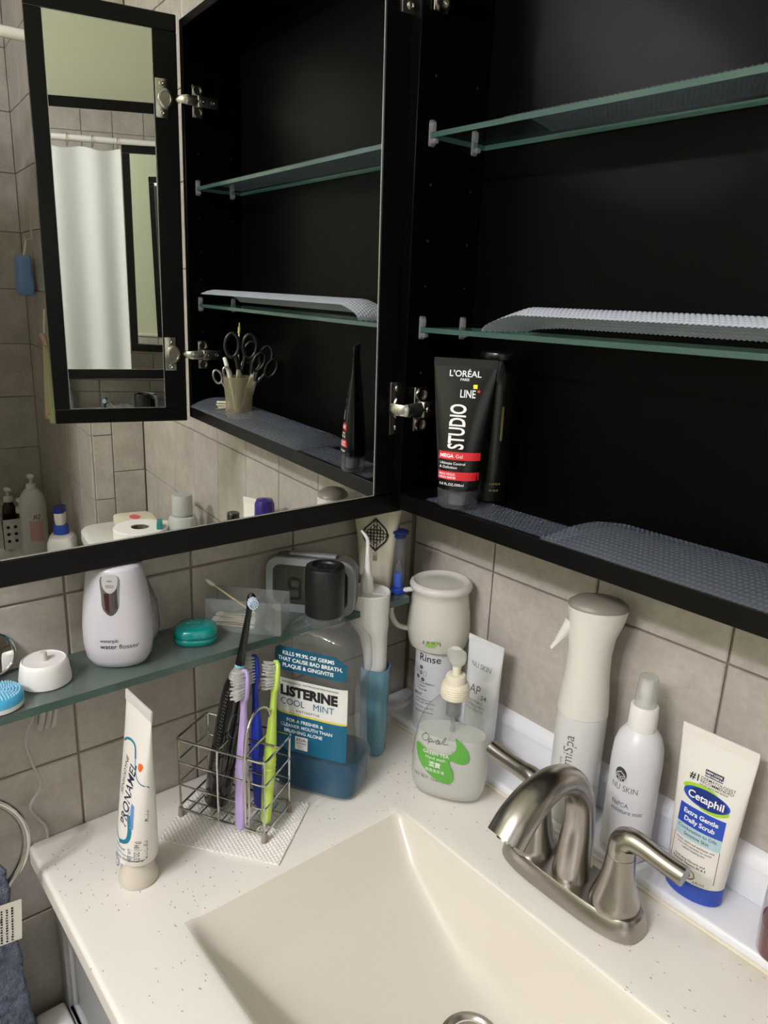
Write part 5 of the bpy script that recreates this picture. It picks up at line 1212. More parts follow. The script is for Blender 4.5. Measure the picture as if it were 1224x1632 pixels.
vs_ = thing('toothbrush_tumbler', 'cream faceted ceramic tumbler with a jewelled diamond brooch on the glass shelf corner', 'tumbler', (0.0385, -0.1010, ZT), 42)
CER = mat('cream ceramic', rgb(196, 192, 172), 0.25, coat=0.3)
secs = [(0.0, 0.0215, 0.0170, 4), (0.003, 0.0225, 0.0180, 4), (0.040, 0.0235, 0.0185, 4), (0.080, 0.0275, 0.0205, 4), (0.110, 0.0320, 0.0225, 4), (0.124, 0.0345, 0.0235, 4), (0.1255, 0.0335, 0.0225, 4), (0.122, 0.0315, 0.0205, 4), (0.030, 0.0200, 0.0150, 4)]
b = B(); loft(b, secs, 56); body = finish('cup_body', b, CER, vs_)
DKM = mat('antiqued metal', rgb(52, 48, 42), 0.3, metal=0.8); GEM = mat('clear crystal', rgb(222, 222, 222), 0.03, metal=0.6)
b = B(); yb = lambda z: -interp(secs[:6], z)[1]-0.0012
cz = 0.082
def circ(b, x, z, r, w_): sweep(b, [(x+r*cos(2*PI*i/14), yb(z+r*sin(2*PI*i/14)), z+r*sin(2*PI*i/14)) for i in range(14)], w_, 6, closed=True)
for i in range(-3, 4):
    for j in range(-4, 5):
        if abs(i)/3.3+abs(j)/4.3 <= 1.0: circ(b, i*0.0043, cz+j*0.0045, 0.0023, 0.00075)
D_ = [(0, cz+0.023), (0.006, cz+0.016), (0.0135, cz+0.0085), (0.0170, cz), (0.0135, cz-0.0085), (0.006, cz-0.016), (0, cz-0.023), (-0.006, cz-0.016), (-0.0135, cz-0.0085), (-0.0170, cz), (-0.0135, cz+0.0085), (-0.006, cz+0.016)]
sweep(b, [(x, yb(z), z) for x, z in D_], 0.0011, 8, closed=True)
br_ = finish('brooch', b, DKM, body)
for gx, gz in ((0, 0), (0, 0.0165), (0, -0.0165), (0.0125, 0), (-0.0125, 0), (0.0040, 0.0115), (-0.0040, 0.0115), (0.0040, -0.0115), (-0.0040, -0.0115)):
    b = B(); c = (gx, yb(cz+gz)-0.0006, cz+gz); rr = [[b.verts.new((c[0]+r*cos(2*PI*i/8), c[1]-h, c[2]+r*sin(2*PI*i/8))) for i in range(8)] for r, h in ((0.0019, 0), (0.0016, 0.0009), (0.0008, 0.0013))]
    for r0, r1 in zip(rr, rr[1:]):
        for i in range(8): b.faces.new((r0[i], r0[(i+1) % 8], r1[(i+1) % 8], r1[i]))
    b.faces.new(rr[-1]); finish('crystal', b, GEM, br_ if False else body, smooth=False)
b = B(); box(b, -0.003, 0.003, yb(0.052)-0.0002, yb(0.052)+0.0012, 0.045, 0.057, 0.0008, 2); finish('pendant_drop', b, clear_mat('pendant', (0.9, 0.9, 0.88, 1), 0.4, rgb(190, 186, 168), 0.1), body)
prints('soap_residue', body, mat('dried soap residue', rgb(150, 136, 92), 0.7), front_map(secs[:6]), [POLY(CURVE2([(-0.007, 0.006), (-0.003, 0.0105), (0.003, 0.0095), (0.0065, 0.007), (0.004, 0.0035), (-0.004, 0.003)], 3, True))], cut=0)

hg = thing('sand_timer', 'blue capped two-minute sand timer standing at the shelf end', 'sand timer', (0.0690, -0.0950, ZT), 0)
hg.location = (0.0760, -0.0985, ZT); hg.location = (0.0700, -0.0750-0.0135, ZT)
BL = mat('blue timer plastic', rgb(28, 62, 150), 0.3)
b = B(); lathe(b, [(0.0085, 0), (0.0110, 0.001), (0.0110, 0.003), (0.0085, 0.0045), (0.0080, 0.009)], 28); finish('bottom_cap', b, BL, hg)
b = B(); lathe(b, [(0.0080, 0.078), (0.0082, 0.083), (0.0112, 0.0845), (0.0112, 0.087), (0.009, 0.0880)], 28); finish('top_cap', b, mat('dark blue timer top', rgb(18, 34, 84), 0.3), hg)
b = B(); lathe(b, [(0.0072, 0.0046), (0.0072, 0.0825)], 24); tb = finish('outer_tube', b, clear_mat('timer tube', (0.93, 0.95, 0.97, 1), 0.08, rgb(150, 160, 175), 0.05), hg)
b = B(); lathe(b, [(0.0048, 0.010), (0.0048, 0.032), (0.0035, 0.040), (0.0010, 0.0445), (0.0035, 0.049), (0.0048, 0.057), (0.0048, 0.078)], 20); finish('inner_glass', b, clear_mat('timer glass', (0.95, 0.95, 0.95, 1), 0.10, rgb(210, 214, 218), 0.04), hg)
b = B(); lathe(b, [(0.0058, 0.0095), (0.0058, 0.026), (0.0050, 0.0275)], 20); finish('blue_sand', b, mat('blue sand', rgb(44, 92, 196), 0.7), hg)

# bits at the cropped left end of the shelf
sb = thing('scalp_brush', 'round aqua brush with short stubby bristles, cropped at the left picture edge', 'brush', (0.0700, -0.5830, ZT), 0)
b = B(); lathe(b, [(0.0190, 0), (0.0215, 0.0015), (0.0220, 0.006)], 40); finish('white_back', b, WHITEP, sb)
b = B(); lathe(b, [(0.0220, 0.006), (0.0222, 0.012), (0.0205, 0.0145), (0.001, 0.0155)], 40); finish('aqua_pad', b, mat('aqua rubber', rgb(70, 170, 214), 0.4), sb)
b = B()
for r in range(1, 8):
    for k in range(int(6*r)):
        a = 2*PI*k/(6*r); rad_ = r*0.0027; zz = 0.0150-0.0006*(rad_/0.02)**2*2
        sweep(b, [(rad_*cos(a), rad_*sin(a), zz-0.001), (rad_*cos(a), rad_*sin(a), zz+0.0022)], [0.0009, 0.0007], 6)
finish('bristle_nubs', b, mat('pale aqua nub', rgb(172, 216, 232), 0.4), sb, smooth=False, kind='stuff')
gm = thing('trimmer_head', 'grey tapered trimmer nozzle lying behind the aqua brush', 'trimmer', (0.030, -0.590, ZT+0.013), 0, rot=(math.radians(0), math.radians(88), math.radians(-18)))
b = B(); loft(b, [(-0.022, 0.007, 0.006, 2.4), (-0.010, 0.0085, 0.007, 2.4), (0.004, 0.0085, 0.007, 2.4), (0.010, 0.0112, 0.0095, 3), (0.028, 0.0122, 0.0105, 3), (0.030, 0.0115, 0.010, 3)], 32); finish('nozzle_body', b, mat('dark grey plastic', rgb(92, 90, 86), 0.3), gm)
b = B(); loft(b, [(-0.034, 0.010, 0.008, 2.4), (-0.022, 0.0095, 0.008, 2.4)], 24); finish('black_grip', b, GB, gm)
b = B(); loft(b, [(0.0301, 0.0112, 0.0098, 3), (0.0315, 0.0105, 0.009, 3)], 28); finish('rim', b, mat('pale rim', rgb(180, 172, 150), 0.4), gm)
rm = thing('round_mirror', 'small round chrome rimmed mirror leaning on the wall behind the trimmer', 'mirror', (0.0120, -0.5720, ZT+0.0005), 0, rot=(0, math.radians(-14), 0))
b = B(); sweep(b, [(0, 0.021*cos(2*PI*i/40), 0.0228+0.021*sin(2*PI*i/40)) for i in range(40)], 0.0015, 8, closed=True); finish('rim', b, CHROME, rm)
b = B(); b.faces.new([b.verts.new((0.0004, 0.021*cos(2*PI*i/40), 0.0228+0.021*sin(2*PI*i/40))) for i in range(40)]); finish('mirror_disc', b, MIRROR, rm, smooth=False)

# ------------------------------------------------------------------ towel ring, towels and tag
tr = thing('towel_ring', 'chrome towel ring on the left wall in front of the vanity', 'towel ring', (0, 0, 0))
b = B(); sweep(b, [(0.058, -0.637+0.067*cos(2*PI*i/48), 0.055+0.067*sin(2*PI*i/48)) for i in range(48)], 0.0042, 12, closed=True); finish('ring', b, CHROME, tr)
b = B(); sweep(b, [(0.002, -0.637, 0.124), (0.058, -0.637, 0.124)], 0.006, 12); sweep(b, [(0.0015, -0.637, 0.124), (0.006, -0.637, 0.124)], 0.018, 24); finish('wall_post', b, CHROME, tr)
def towel(name, label, m, x0, y0, y1, ztop, zbot, amp, seed, thick=0.010):
    b = B(); nu, nv = 44, 70; g = []
    for i in range(nu+1):
        row = []
        for j in range(nv+1):
            u = i/nu; v = j/nv
            spread = 0.85+0.15*min(1, v*2.2)
            y = (y0+y1)/2+(u-0.5)*(y1-y0)*spread; z = ztop+(zbot-ztop)*v
            x = x0+amp*sin(u*9+seed)*(0.4+0.6*v)+0.003*mnoise.noise((u*30, v*50, seed))+0.010*sin(PI*min(1, v*3))*0
            row.append(b.verts.new((x, y+0.003*mnoise.noise((u*8, v*9, seed+3)), z)))
        g.append(row)
    for i in range(nu):
        for j in range(nv): b.faces.new((g[i][j], g[i+1][j], g[i+1][j+1], g[i][j+1]))
    o = finish(name, b, m, None)
    md = o.modifiers.new('thick', 'SOLIDIFY'); md.thickness = thick; md.offset = 0
    tag(o, label, 'towel'); return o
PLUSH = mat('slate blue plush', rgb(128, 138, 156), 0.95, bump=(420, 1.0, 0.004), var=(90, rgb(88, 98, 116)))
PLUSH2 = mat('charcoal towel', rgb(64, 68, 78), 0.95, bump=(300, 1.0, 0.003))
towel('hand_towel', 'slate blue plush hand towel hanging through the chrome ring', PLUSH, 0.058, -0.72, -0.584, 0.030, -0.42, 0.006, 1.0, 0.014)
towel('hand_towel', 'darker charcoal towel hanging behind the slate blue one', PLUSH2, 0.026, -0.70, -0.580, -0.045, -0.50, 0.004, 4.0, 0.010)
tg = thing('care_label', 'white fabric care label with printed lines on the blue towel', 'label', (0.071, -0.600, -0.004), 0, rot=(math.radians(-14), math.radians(8), math.radians(90)))
b = B(); box(b, -0.012, 0.017, -0.0004, 0.0004, -0.040, 0.0, 0.0001, 1); tgb = finish('tag_fabric', b, mat('white ribbon', rgb(214, 208, 196), 0.8), tg)
prints('printed_lines', tgb, INK, flat_map(-0.0004), [DASHES(-0.006+0.005*k_, -0.0385, 0.034, 0.0022, 13, 10+k_, True) for k_ in range(4)], cut=0)

# ------------------------------------------------------------------ things in the right half of the cabinet, seen in the mirror
ZC = CZ0+0.0245
gc = thing('tumbler', 'ribbed frosted plastic tumbler full of scissors and grooming tools in the cabinet', 'cup', (0.618, -0.0900, ZC))
b = B(); lathe(b, [(0.0205, 0), (0.0222, 0.001), (0.0285, 0.075), (0.0275, 0.076), (0.0215, 0.006), (0.0001, 0.005)], 40, cap1=False)
for i in range(28):
    a = 2*PI*i/28; sweep(b, [(0.0226*cos(a), 0.0226*sin(a), 0.004), (0.0240*cos(a), 0.0240*sin(a), 0.018)], 0.0006, 5)
finish('cup_body', b, clear_mat('amber frosted plastic', (0.88, 0.86, 0.78, 1), 0.30, rgb(200, 194, 170), 0.15), gc)
STEEL = mat('steel', rgb(190, 188, 184), 0.2, metal=1.0)
def scissors(label, base, rot, m, s_=1.0, grp=None):
    o = thing('scissors', label, 'scissors', base, 0, rot=rot); o.scale = (s_, s_, s_)
    for sg in (-1, 1):
        b = B(); sweep(b, [(sg*0.001, sg*0.0006, 0.0), (sg*0.004, sg*0.0006, 0.050), (0.0, sg*0.0006, 0.075), (-sg*0.006, sg*0.0006, 0.092)], 0, 8, ab=[(0.0010, 0.0008), (0.0040, 0.0010), (0.0050, 0.0012), (0.0030, 0.0014)], ref=(1, 0, 0)); bl = finish('blade', b, STEEL, o)
        b = B(); sweep(b, [(-sg*0.0150+0.0115*cos(2*PI*i/26)*(1.0), sg*0.0006, 0.118+0.0200*sin(2*PI*i/26)) for i in range(26)], 0.0032, 10, closed=True)
        sweep(b, [(-sg*0.0035, sg*0.0006, 0.078), (-sg*0.008, sg*0.0006, 0.100)], 0.0036, 10); finish('finger_loop', b, m, bl)
    return o
BKH = mat('black scissor handle', rgb(26, 26, 28), 0.3)
scissors('black handled scissors upright in the tumbler, tallest pair', (0.620, -0.090, ZC+0.008), (math.radians(4), math.radians(-2), math.radians(-72)), BKH, 1.05)
scissors('black handled scissors leaning right in the tumbler', (0.614, -0.084, ZC+0.008), (math.radians(-5), math.radians(-14), math.radians(-60)), BKH, 0.95)
scissors('small black handled scissors fanned out at the side of the tumbler', (0.610, -0.092, ZC+0.008), (math.radians(6), math.radians(-26), math.radians(-80)), BKH, 0.86)
scissors('small bare steel scissors leaning left in the tumbler', (0.626, -0.094, ZC+0.008), (math.radians(2), math.radians(18), math.radians(-72)), STEEL, 0.62)
ip = thing('interdental_pick', 'thin ivory pick with brass tip sticking up from the tumbler', 'pick', (0.630, -0.092, ZC+0.008), 0, rot=(math.radians(-6), math.radians(6), 0)); ip.scale = (1.2, 1.2, 1.22)
b = B(); sweep(b, [(0, 0, 0), (0, 0, 0.100), (0, 0, 0.118)], [0.0022, 0.0016, 0.0010], 8); finish('stick', b, IVORY, ip)
b = B(); lathe(b, [(0.0024, 0.118), (0.0024, 0.128), (0.0012, 0.129), (0.0012, 0.134)], 12); finish('brass_tip', b, mat('brass', rgb(176, 160, 104), 0.3, metal=0.7), ip)
fh = thing('nail_file_handle', 'white plastic handle leaning in the tumbler', 'grooming tool', (0.612, -0.097, ZC+0.008), 0, rot=(math.radians(6), math.radians(14), 0))
b = B(); sweep(b, smooth_path([(0, 0, 0), (0, 0, 0.060), (0.001, 0, 0.090), (0.004, 0, 0.104)], 4), lerp_list([0.002, 0.0028, 0.004, 0.0036], 13), 10); finish('handle', b, WHITEP, fh)
for k in range(6):
    cl = thing('hair_clip', ['cream hair clip on top of the pile beside the tumbler', 'chrome wire hair clip in the pile beside the tumbler'][k % 2], 'hair clip', (0.660+0.003*(k % 3), -0.088+0.002*(k % 2), ZC+0.0018+0.0040*k), 100+7*(k % 3), group='hair clips piled beside the tumbler')
    cl['label'] = ['chrome wire hair clip in the pile beside the tumbler', 'cream hair clip in the pile beside the tumbler'][1 if k >= 3 else 0]
    b = B(); sweep(b, smooth_path([(-0.026, -0.004, 0), (0.018, -0.006, 0), (0.027, 0, 0.001), (0.018, 0.006, 0), (-0.026, 0.004, 0)], 5), 0, 8, ab=[(0.0015, 0.0022)]*21); finish('clip_wire', b, (IVORY if k >= 3 else STEEL), cl)

# ------------------------------------------------------------------ toilet beside the vanity, with things on its tank lid (seen in the mirror)
POR = mat('white porcelain', rgb(226, 226, 220), 0.12, coat=0.3)
TL = -0.048
to = thing('toilet', 'white two-piece toilet between the vanity and the tub', 'toilet', (1.165, 0, FLOOR))
b = B(); loft(b, [(0.36, 0.19, 0.085, 6, 0, -0.125), (0.37, 0.20, 0.090, 6, 0, -0.125), (TL-FLOOR-0.032, 0.225, 0.098, 6, 0, -0.125)], 48); finish('tank', b, POR, to)
b = B(); loft(b, [(TL-FLOOR-0.032, 0.232, 0.104, 6, 0, -0.125), (TL-FLOOR-0.028, 0.240, 0.110, 6, 0, -0.125), (TL-FLOOR-0.008, 0.240, 0.110, 6, 0, -0.125), (TL-FLOOR-0.002, 0.234, 0.105, 6, 0, -0.125), (TL-FLOOR, 0.225, 0.098, 6, 0, -0.125)], 48); finish('tank_lid', b, POR, to)
b = B(); loft(b, [(0, 0.11, 0.16, 3, 0, -0.40), (0.05, 0.105, 0.15, 3, 0, -0.40), (0.20, 0.12, 0.17, 2.5, 0, -0.42), (0.33, 0.18, 0.23, 2.2, 0, -0.46), (0.38, 0.185, 0.235, 2.2, 0, -0.46)], 48); finish('bowl', b, POR, to)
b = B(); loft(b, [(0.382, 0.188, 0.238, 2.2, 0, -0.46), (0.398, 0.190, 0.240, 2.2, 0, -0.46), (0.416, 0.186, 0.236, 2.2, 0, -0.46), (0.420, 0.175, 0.225, 2.2, 0, -0.46)], 48); finish('seat_lid', b, WHITEP, to)
b = B(); sweep(b, [(-0.17, -0.222, 0.70), (-0.17, -0.240, 0.70), (-0.12, -0.243, 0.695)], 0.006, 10); finish('flush_lever', b, CHROME, to)
TT = TL+0.0005
tp = thing('toilet_roll', 'white toilet paper roll standing on end on the toilet tank lid', 'toilet paper', (1.010, -0.170, TT))
b = B(); lathe(b, [(0.058, 0), (0.060, 0.002), (0.060, 0.098), (0.058, 0.100), (0.021, 0.100), (0.0205, 0.098), (0.0205, 0.0), ], 48, cap1=False); finish('paper', b, mat('tissue', rgb(236, 234, 228), 0.9), tp)
b = B(); lathe(b, [(0.0202, 0.001), (0.0202, 0.0985), (0.0190, 0.0985), (0.0190, 0.001)], 32, cap0=False, cap1=False); finish('core', b, mat('cardboard', rgb(112, 100, 82), 0.9), tp)
for k in range(2):
    pd = thing('sanitary_pad_pack', ['lower cream pack under the pink printed one on the tank lid', 'cream pack with red and pink print lying on top on the tank lid'][k], 'pack', (1.230, -0.118, TT+0.0265*k), 12-6*k)
    b = B(); loft(b, [(0, 0.066, 0.046, 5), (0.004, 0.070, 0.050, 5), (0.013, 0.074, 0.052, 4), (0.022, 0.070, 0.050, 5), (0.0255, 0.058, 0.040, 4)], 40); pb = finish('wrapper', b, mat('cream wrapper', rgb(222, 212, 192), 0.45), pd)
    if k:
        tmp_ = lambda u, v, lift: Vector((u, v, 0.0256+lift))
        prints('pink_print', pb, mat('pink print', rgb(206, 96, 96), 0.5), tmp_, [ELL(0.012, 0.0, 0.020, 0.014, 20)], cut=0, lift=0.0006)
        prints('lettering', pb, mat('red print', rgb(190, 50, 60), 0.5), tmp_, [DASHES(-0.044, 0.004, 0.030, 0.011, 4, 3), DASHES(-0.044, -0.012, 0.030, 0.011, 4, 4)], cut=0, lift=0.0010)
jr = thing('cream_jar', 'low round white cream jar with a wide lid on the tank lid', 'jar', (1.118, -0.092, TT))
b = B(); lathe(b, [(0.030, 0), (0.032, 0.002), (0.032, 0.040), (0.030, 0.042)], 36); finish('jar_body', b, WHITEP, jr)
b = B(); lathe(b, [(0.034, 0.043), (0.0345, 0.045), (0.0345, 0.062), (0.032, 0.065), (0.001, 0.066)], 36); finish('lid', b, WHITEP, jr)
gb_ = thing('toner_bottle', 'tall frosted grey bottle with a wide cylindrical cap on the tank lid', 'bottle', (0.990, -0.075, TT))
b = B(); lathe(b, [(0.032, 0), (0.035, 0.003), (0.035, 0.105), (0.030, 0.118), (0.022, 0.122)], 40); finish('bottle_body', b, mat('frosted grey', rgb(190, 192, 186), 0.35), gb_)
b = B(); lathe(b, [(0.0225, 0.1225), (0.0245, 0.124), (0.0235, 0.170), (0.022, 0.172)], 36); finish('cap', b, mat('frosted cap', rgb(176, 178, 172), 0.4), gb_)
def pump_bottle(label, loc, rz, m, r=0.030, h=0.13, s_=1.0):
    o = thing('pump_bottle', label, 'pump bottle', loc, rz); o.scale = (s_, s_, s_)
    b = B(); lathe(b, [(r*0.9, 0), (r, 0.004), (r, h*0.78), (r*0.85, h*0.90), (r*0.5, h), (0.013, h+0.002)], 40); bd = finish('bottle_body', b, m, o)
    b = B(); lathe(b, [(0.016, h+0.001), (0.0165, h+0.003), (0.0155, h+0.018), (0.010, h+0.020), (0.0045, h+0.021), (0.0045, h+0.040)], 28); pc_ = finish('pump_collar', b, WHITEP, o)
    b = B(); pth_ = smooth_path([(0.012, 0, h+0.042), (0.002, 0, h+0.046), (-0.018, 0, h+0.045), (-0.040, 0, h+0.041), (-0.050, 0, h+0.034)], 4); sweep(b, pth_, 0, 14, ab=lerp_list([(0.009, 0.004), (0.012, 0.005), (0.010, 0.0045), (0.006, 0.004), (0.004, 0.003)], len(pth_)), ref=(0, 1, 0)); finish('pump_head', b, WHITEP, pc_)
    return o, bd
pump_bottle('white pump bottle half hidden behind the frosted grey bottle', (1.052, -0.048-0.005, TT), 200, WHITEP, 0.028, 0.100)
pump_bottle('translucent pump bottle nearest the vanity on the tank lid', (0.978, -0.0490+0.0125, TT), 20, mat('translucent grey', rgb(196, 198, 192), 0.3), 0.0, 0.0) if False else None
tb_ = thing('carton', 'slim teal carton standing on the tank lid', 'carton', (0.985, -0.132, TT), 20)
b = B(); box(b, -0.018, 0.018, -0.006, 0.006, 0, 0.115, 0.0006, 1); tbb = finish('box', b, mat('teal carton', rgb(36, 132, 128), 0.5), tb_)
prints('lettering', tbb, INKW, lambda u, v, lift: Vector((-u, 0.006+lift, v)), [RECT(-0.004, 0.004, 0.020, 0.095)], cut=0)
sj = thing('cream_jar', 'small white pot with shallow lid at the near edge of the tank lid', 'jar', (0.958, -0.0745-0.028, TT))
b = B(); lathe(b, [(0.017, 0), (0.018, 0.001), (0.018, 0.050)], 30); finish('jar_body', b, WHITEP, sj)
b = B(); lathe(b, [(0.0195, 0.0505), (0.0195, 0.062), (0.018, 0.064), (0.001, 0.0645)], 30); finish('lid', b, WHITEP, sj)
db = thing('dark_bottle', 'small dark grey bottle at the right end of the rail', 'bottle', (0.765, -0.042, 0.0133))
b = B(); lathe(b, [(0.016, 0), (0.018, 0.002), (0.018, 0.085), (0.012, 0.094), (0.012, 0.100)], 30); finish('bottle_body', b, mat('charcoal bottle', rgb(54, 56, 58), 0.3), db)
b = B(); lathe(b, [(0.0135, 0.098), (0.0135, 0.122), (0.012, 0.124)], 24); finish('cap', b, GB, db)

# ------------------------------------------------------------------ tub alcove: tub, rod, curtain, bottles, sponge, cloth
TZ = -0.345
tu = thing('bathtub', 'white alcove bathtub with a wide flat rim', 'bathtub', (0, 0, 0))
b = B(); X0, X1, Y0, Y1 = RX+0.03, AX-0.002, -1.62, -0.155
O_ = [(X0, Y0), (X1, Y0), (X1, Y1), (X0, Y1)]
def rr4(x0, x1, y0, y1, r, z, n=6):
    P = []
    for cx_, cy_, a0 in ((x1-r, y1-r, 0), (x0+r, y1-r, 90), (x0+r, y0+r, 180), (x1-r, y0+r, 270)):
        for k in range(n+1):
            t_ = math.radians(a0+90*k/n); P.append(Vector((cx_+r*cos(t_), cy_+r*sin(t_), z)))
    return P
LV = [rr4(X0, X1, Y0, Y1, 0.01, FLOOR), rr4(X0, X1, Y0, Y1, 0.01, TZ-0.01), rr4(X0+0.005, X1-0.005, Y0+0.005, Y1-0.005, 0.01, TZ), rr4(X0+0.07, X1-0.06, Y0+0.09, Y1-0.13, 0.12, TZ), rr4(X0+0.085, X1-0.075, Y0+0.11, Y1-0.15, 0.12, TZ-0.02), rr4(X0+0.12, X1-0.11, Y0+0.2, Y1-0.20, 0.12, TZ-0.36)]
rr_ = [[b.verts.new(p) for p in L_] for L_ in LV]
for r0, r1 in zip(rr_, rr_[1:]):
    for i in range(len(r0)): b.faces.new((r0[i], r0[(i+1) % len(r0)], r1[(i+1) % len(r0)], r1[i]))
b.faces.new(rr_[-1]); finish('tub_shell', b, POR, tu)
RZc = 1.168
rd_ = thing('curtain_rod', 'white shower curtain rod running across the tub alcove', 'curtain rod', (1.585, 0, RZc))
b = B(); sweep(b, [(0, -0.152, 0), (0, -1.66, 0)], 0.0135, 20); finish('rod', b, mat('white rod', rgb(226, 224, 216), 0.25), rd_)
b = B(); sweep(b, [(0, -0.1515, 0), (0, -0.165, 0)], 0.028, 24); finish('end_flange', b, WHITEP, rd_)
slab('wall_alcove_end', RX, AX+0.06, -1.72, -1.665, FLOOR, CEIL, GROUT)
sc_ = thing('shower_curtain', 'plain white shower curtain pushed to one side of the tub rod', 'shower curtain', (1.585, 0, 0))
b = B(); nu, nv = 150, 26; g = []
cy0, cy1 = -0.470, -1.35
for i in range(nu+1):
    row = []; u = i/nu; y = cy0+(cy1-cy0)*u
    for j in range(nv+1):
        v = j/nv; z = RZc-0.045+(-0.62-(RZc-0.045))*v
        x = -0.062+0.015*sin(u*34+0.8*sin(u*9))*(0.55+0.45*v)+0.007*sin(u*15)
        row.append(b.verts.new((x, y, z+0.006*cos(u*34)*(1-v)**6)))
    g.append(row)
for i in range(nu):
    for j in range(nv): b.faces.new((g[i][j], g[i+1][j], g[i+1][j+1], g[i][j+1]))
finish('cloth', b, mat('white curtain', rgb(224, 226, 226), 0.7, sss=0.0), sc_)
for k in range(9):
    b = B(); y = cy0-0.02-k*0.105
    sweep(b, [(0.0+0.019*cos(2*PI*i/18)-0.002, y+0.002*sin(2*PI*i/18), RZc-0.008+0.024*sin(2*PI*i/18)) for i in range(18)], 0.0016, 6, closed=True); finish('curtain_hook', b, CHROME, sc_)
o, bd = pump_bottle('tall white lotion pump bottle with a faded pink label on the tub corner', (2.075, -0.236, TZ+0.0005), 185, mat('pearl white bottle', rgb(212, 210, 204), 0.3), 0.044, 0.235)
prints('pink_label', bd, mat('pink label', rgb(214, 168, 164), 0.6), front_map([(0, 0.044, 0.044, 2), (0.3, 0.044, 0.044, 2)], True), [RECT(-0.05, -0.005, 0.055, 0.130)], cut=0.01).rotation_euler = (0, 0, math.radians(120))
prints('lettering', bd, INK, front_map([(0, 0.044, 0.044, 2), (0.3, 0.044, 0.044, 2)], True), [T('ER', -0.015, 0.160, 0.026), T('SR', -0.015, 0.134, 0.026)], cut=0).rotation_euler = (0, 0, math.radians(100))
bc = thing('refill_bottle', 'squat white bottle with royal blue cap on the tub rim', 'bottle', (1.730, -0.212, TZ+0.0005), 20)
b = B(); loft(b, [(0, 0.046, 0.036, 5), (0.004, 0.050, 0.040, 5), (0.150, 0.050, 0.040, 5), (0.165, 0.042, 0.034, 4), (0.172, 0.022, 0.022, 2)], 40); finish('bottle_body', b, WHITEP, bc)
b = B(); lathe(b, [(0.023, 0.173), (0.0235, 0.175), (0.0215, 0.200), (0.020, 0.202)], 30); finish('cap', b, RBLUE, bc)
bt = thing('cleanser_tube', 'small white and blue tube balanced on the blue capped bottle', 'tube', (1.730, -0.212, TZ+0.2032), 30)
b = B(); loft(b, [(0, 0.018, 0.014, 2.4), (0.018, 0.022, 0.016, 2.4), (0.040, 0.024, 0.016, 2.4)], 30); finish('white_body', b, OFFW, bt)
b = B(); loft(b, [(0.0402, 0.025, 0.017, 2.6), (0.058, 0.024, 0.016, 2.6)], 30); finish('blue_cap', b, mat('navy cap', rgb(26, 44, 118), 0.3), bt)
cd = thing('shower_caddy', 'white perforated plastic caddy on the far tub rim', 'caddy', (2.235, -0.275, TZ+0.0005), 0)
b = B(); CWD, CDP, CHT = 0.085, 0.055, 0.11
box(b, -CWD, CWD, -CDP, CDP, 0, 0.003)
for (a0, a1, c0, c1) in ((-CWD, CWD, -CDP, -CDP+0.003), (-CWD, CWD, CDP-0.003, CDP), (-CWD, -CWD+0.003, -CDP, CDP), (CWD-0.003, CWD, -CDP, CDP)): box(b, a0, a1, c0, c1, 0.003, CHT)
cdb = finish('basket', b, WHITEP, cd, smooth=False)
b = B()
for r in range(3):
    for c in range(4):
        vs = [b.verts.new((-CWD-0.0005, -0.036+0.024*c+0.006*cos(2*PI*i/12), 0.03+0.026*r+0.006*sin(2*PI*i/12))) for i in range(12)]; b.faces.new(vs)
finish('basket_hole', b, mat('hole shadow', rgb(30, 30, 30), 0.8), cdb, smooth=False, kind='stuff')
pump_bottle('black pump bottle standing in the white caddy', (2.235, -0.292, TZ+0.0045), 180, BTL, 0.024, 0.150)
pump_bottle('second, shorter black bottle in the caddy', (2.180, -0.262, TZ+0.0045), 180, BTL, 0.020, 0.120)

# sponge and cloth hanging in the alcove
def mirror_hang(): pass
hk = thing('adhesive_hook', 'small white adhesive hook holding the blue sponge', 'hook', (2.160, -0.1535, 0.730))
b = B(); box(b, -0.016, 0.016, 0.0, 0.003, -0.02, 0.03, 0.001, 2); sweep(b, smooth_path([(0, 0.0, -0.010), (0, -0.014, -0.016), (0, -0.020, -0.006)], 4), 0.003, 8); finish('hook_body', b, mat('clear hook', rgb(190, 184, 170), 0.3), hk)
bs = thing('bath_sponge', 'blue bath sponge hanging by a white cord on the alcove wall', 'sponge', (2.160, -0.185, 0.600))
b = B(); box(b, -0.040, 0.040, -0.022, 0.022, -0.062, 0.062, 0.012, 3)
bmesh.ops.subdivide_edges(b, edges=b.edges[:], cuts=2, use_grid_fill=True)
for v in b.verts: v.co += 0.006*mnoise.noise_vector(v.co*28)
finish('foam', b, mat('blue foam', rgb(124, 160, 206), 0.95, bump=(150, 0.8, 0.003)), bs)
b = B(); sweep(b, smooth_path([(-0.014, 0, 0.056), (-0.010, 0.008, 0.085), (0, 0.014, 0.112), (0.006, 0.008, 0.085), (0.012, 0, 0.056)], 5), 0.0022, 8); finish('cord', b, mat('white cord', rgb(220, 214, 200), 0.8), bs)
wc = thing('wash_cloth', 'pastel green and peach wash cloth hanging gathered from a loop', 'cloth', (1.960, -0.175, 0.40))
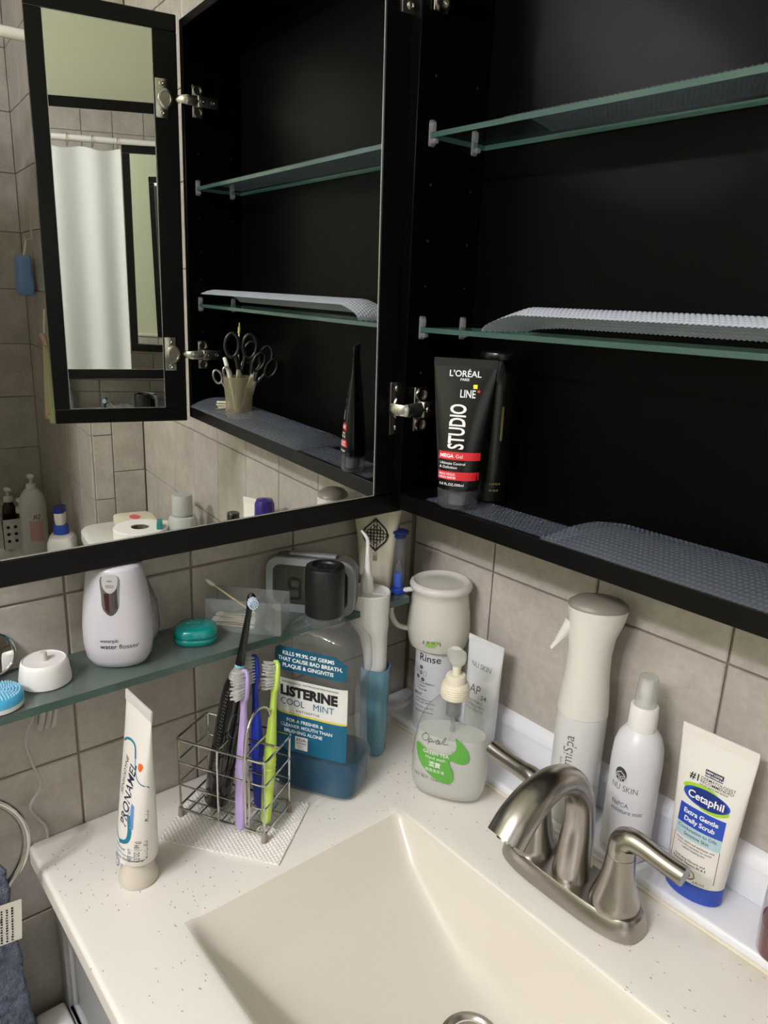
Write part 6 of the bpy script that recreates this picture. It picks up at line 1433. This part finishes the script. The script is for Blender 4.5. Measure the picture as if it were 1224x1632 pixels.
def fold(u0, u1, z0, z1, seed):
    b = B(); nu, nv = 26, 22; g = []
    for i in range(nu+1):
        row = []
        for j in range(nv+1):
            u = i/nu; v = j/nv; sp_ = 0.25+0.75*v
            x = (u0+u1)/2*sp_+(u-0.5)*(u1-u0)*sp_; y = 0.008*sin(u*12+seed)*(0.3+v); z = z0+(z1-z0)*v-0.012*sin(u*5+seed)*v
            row.append(b.verts.new((x, y, z)))
        g.append(row)
    for i in range(nu):
        for j in range(nv): b.faces.new((g[i][j], g[i+1][j], g[i+1][j+1], g[i][j+1]))
    return b
for nm, c_, a0, a1, sd in (('green_panel', rgb(196, 200, 158), -0.055, -0.010, 0), ('cream_panel', rgb(222, 210, 178), -0.015, 0.020, 2), ('peach_panel', rgb(222, 184, 150), 0.015, 0.055, 4)):
    o = finish(nm, fold(a0, a1, 0.02, -0.245, sd), mat('cloth '+nm, c_, 0.95), wc); md = o.modifiers.new('t', 'SOLIDIFY'); md.thickness = 0.004
b = B(); sweep(b, smooth_path([(-0.010, 0, 0.012), (0, 0.004, 0.060), (0.012, 0.010, 0.100)], 5), 0.004, 8); finish('hanging_loop', b, mat('cream loop', rgb(216, 208, 184), 0.9), wc)
b = B(); sweep(b, smooth_path([(-0.045, -0.004, -0.010), (-0.020, -0.008, 0.018), (0.010, -0.006, 0.022)], 5), lerp_list([0.004, 0.010, 0.006], 11), 10); finish('bow', b, mat('pink green bow', rgb(200, 160, 150), 0.9), wc)

# ceiling fixture with its three bulbs, behind the photographer
cfx = thing('ceiling_light', 'three-bulb ceiling fixture behind the photographer', 'ceiling light', (0.60, -1.76, CEIL))
b = B(); lathe(b, [(0.16, -0.002), (0.16, -0.020), (0.15, -0.026), (0.001, -0.026)], 40); finish('canopy', b, NICKEL_H, cfx)
for (x, y) in BULBS:
    b = B(); lathe(b, [(0.016, -0.026), (0.018, -0.070), (0.022, -0.090), (0.022, -0.110)], 24, x-0.60, y+1.76, cap1=True); finish('bulb_socket', b, NICKEL_H, cfx)
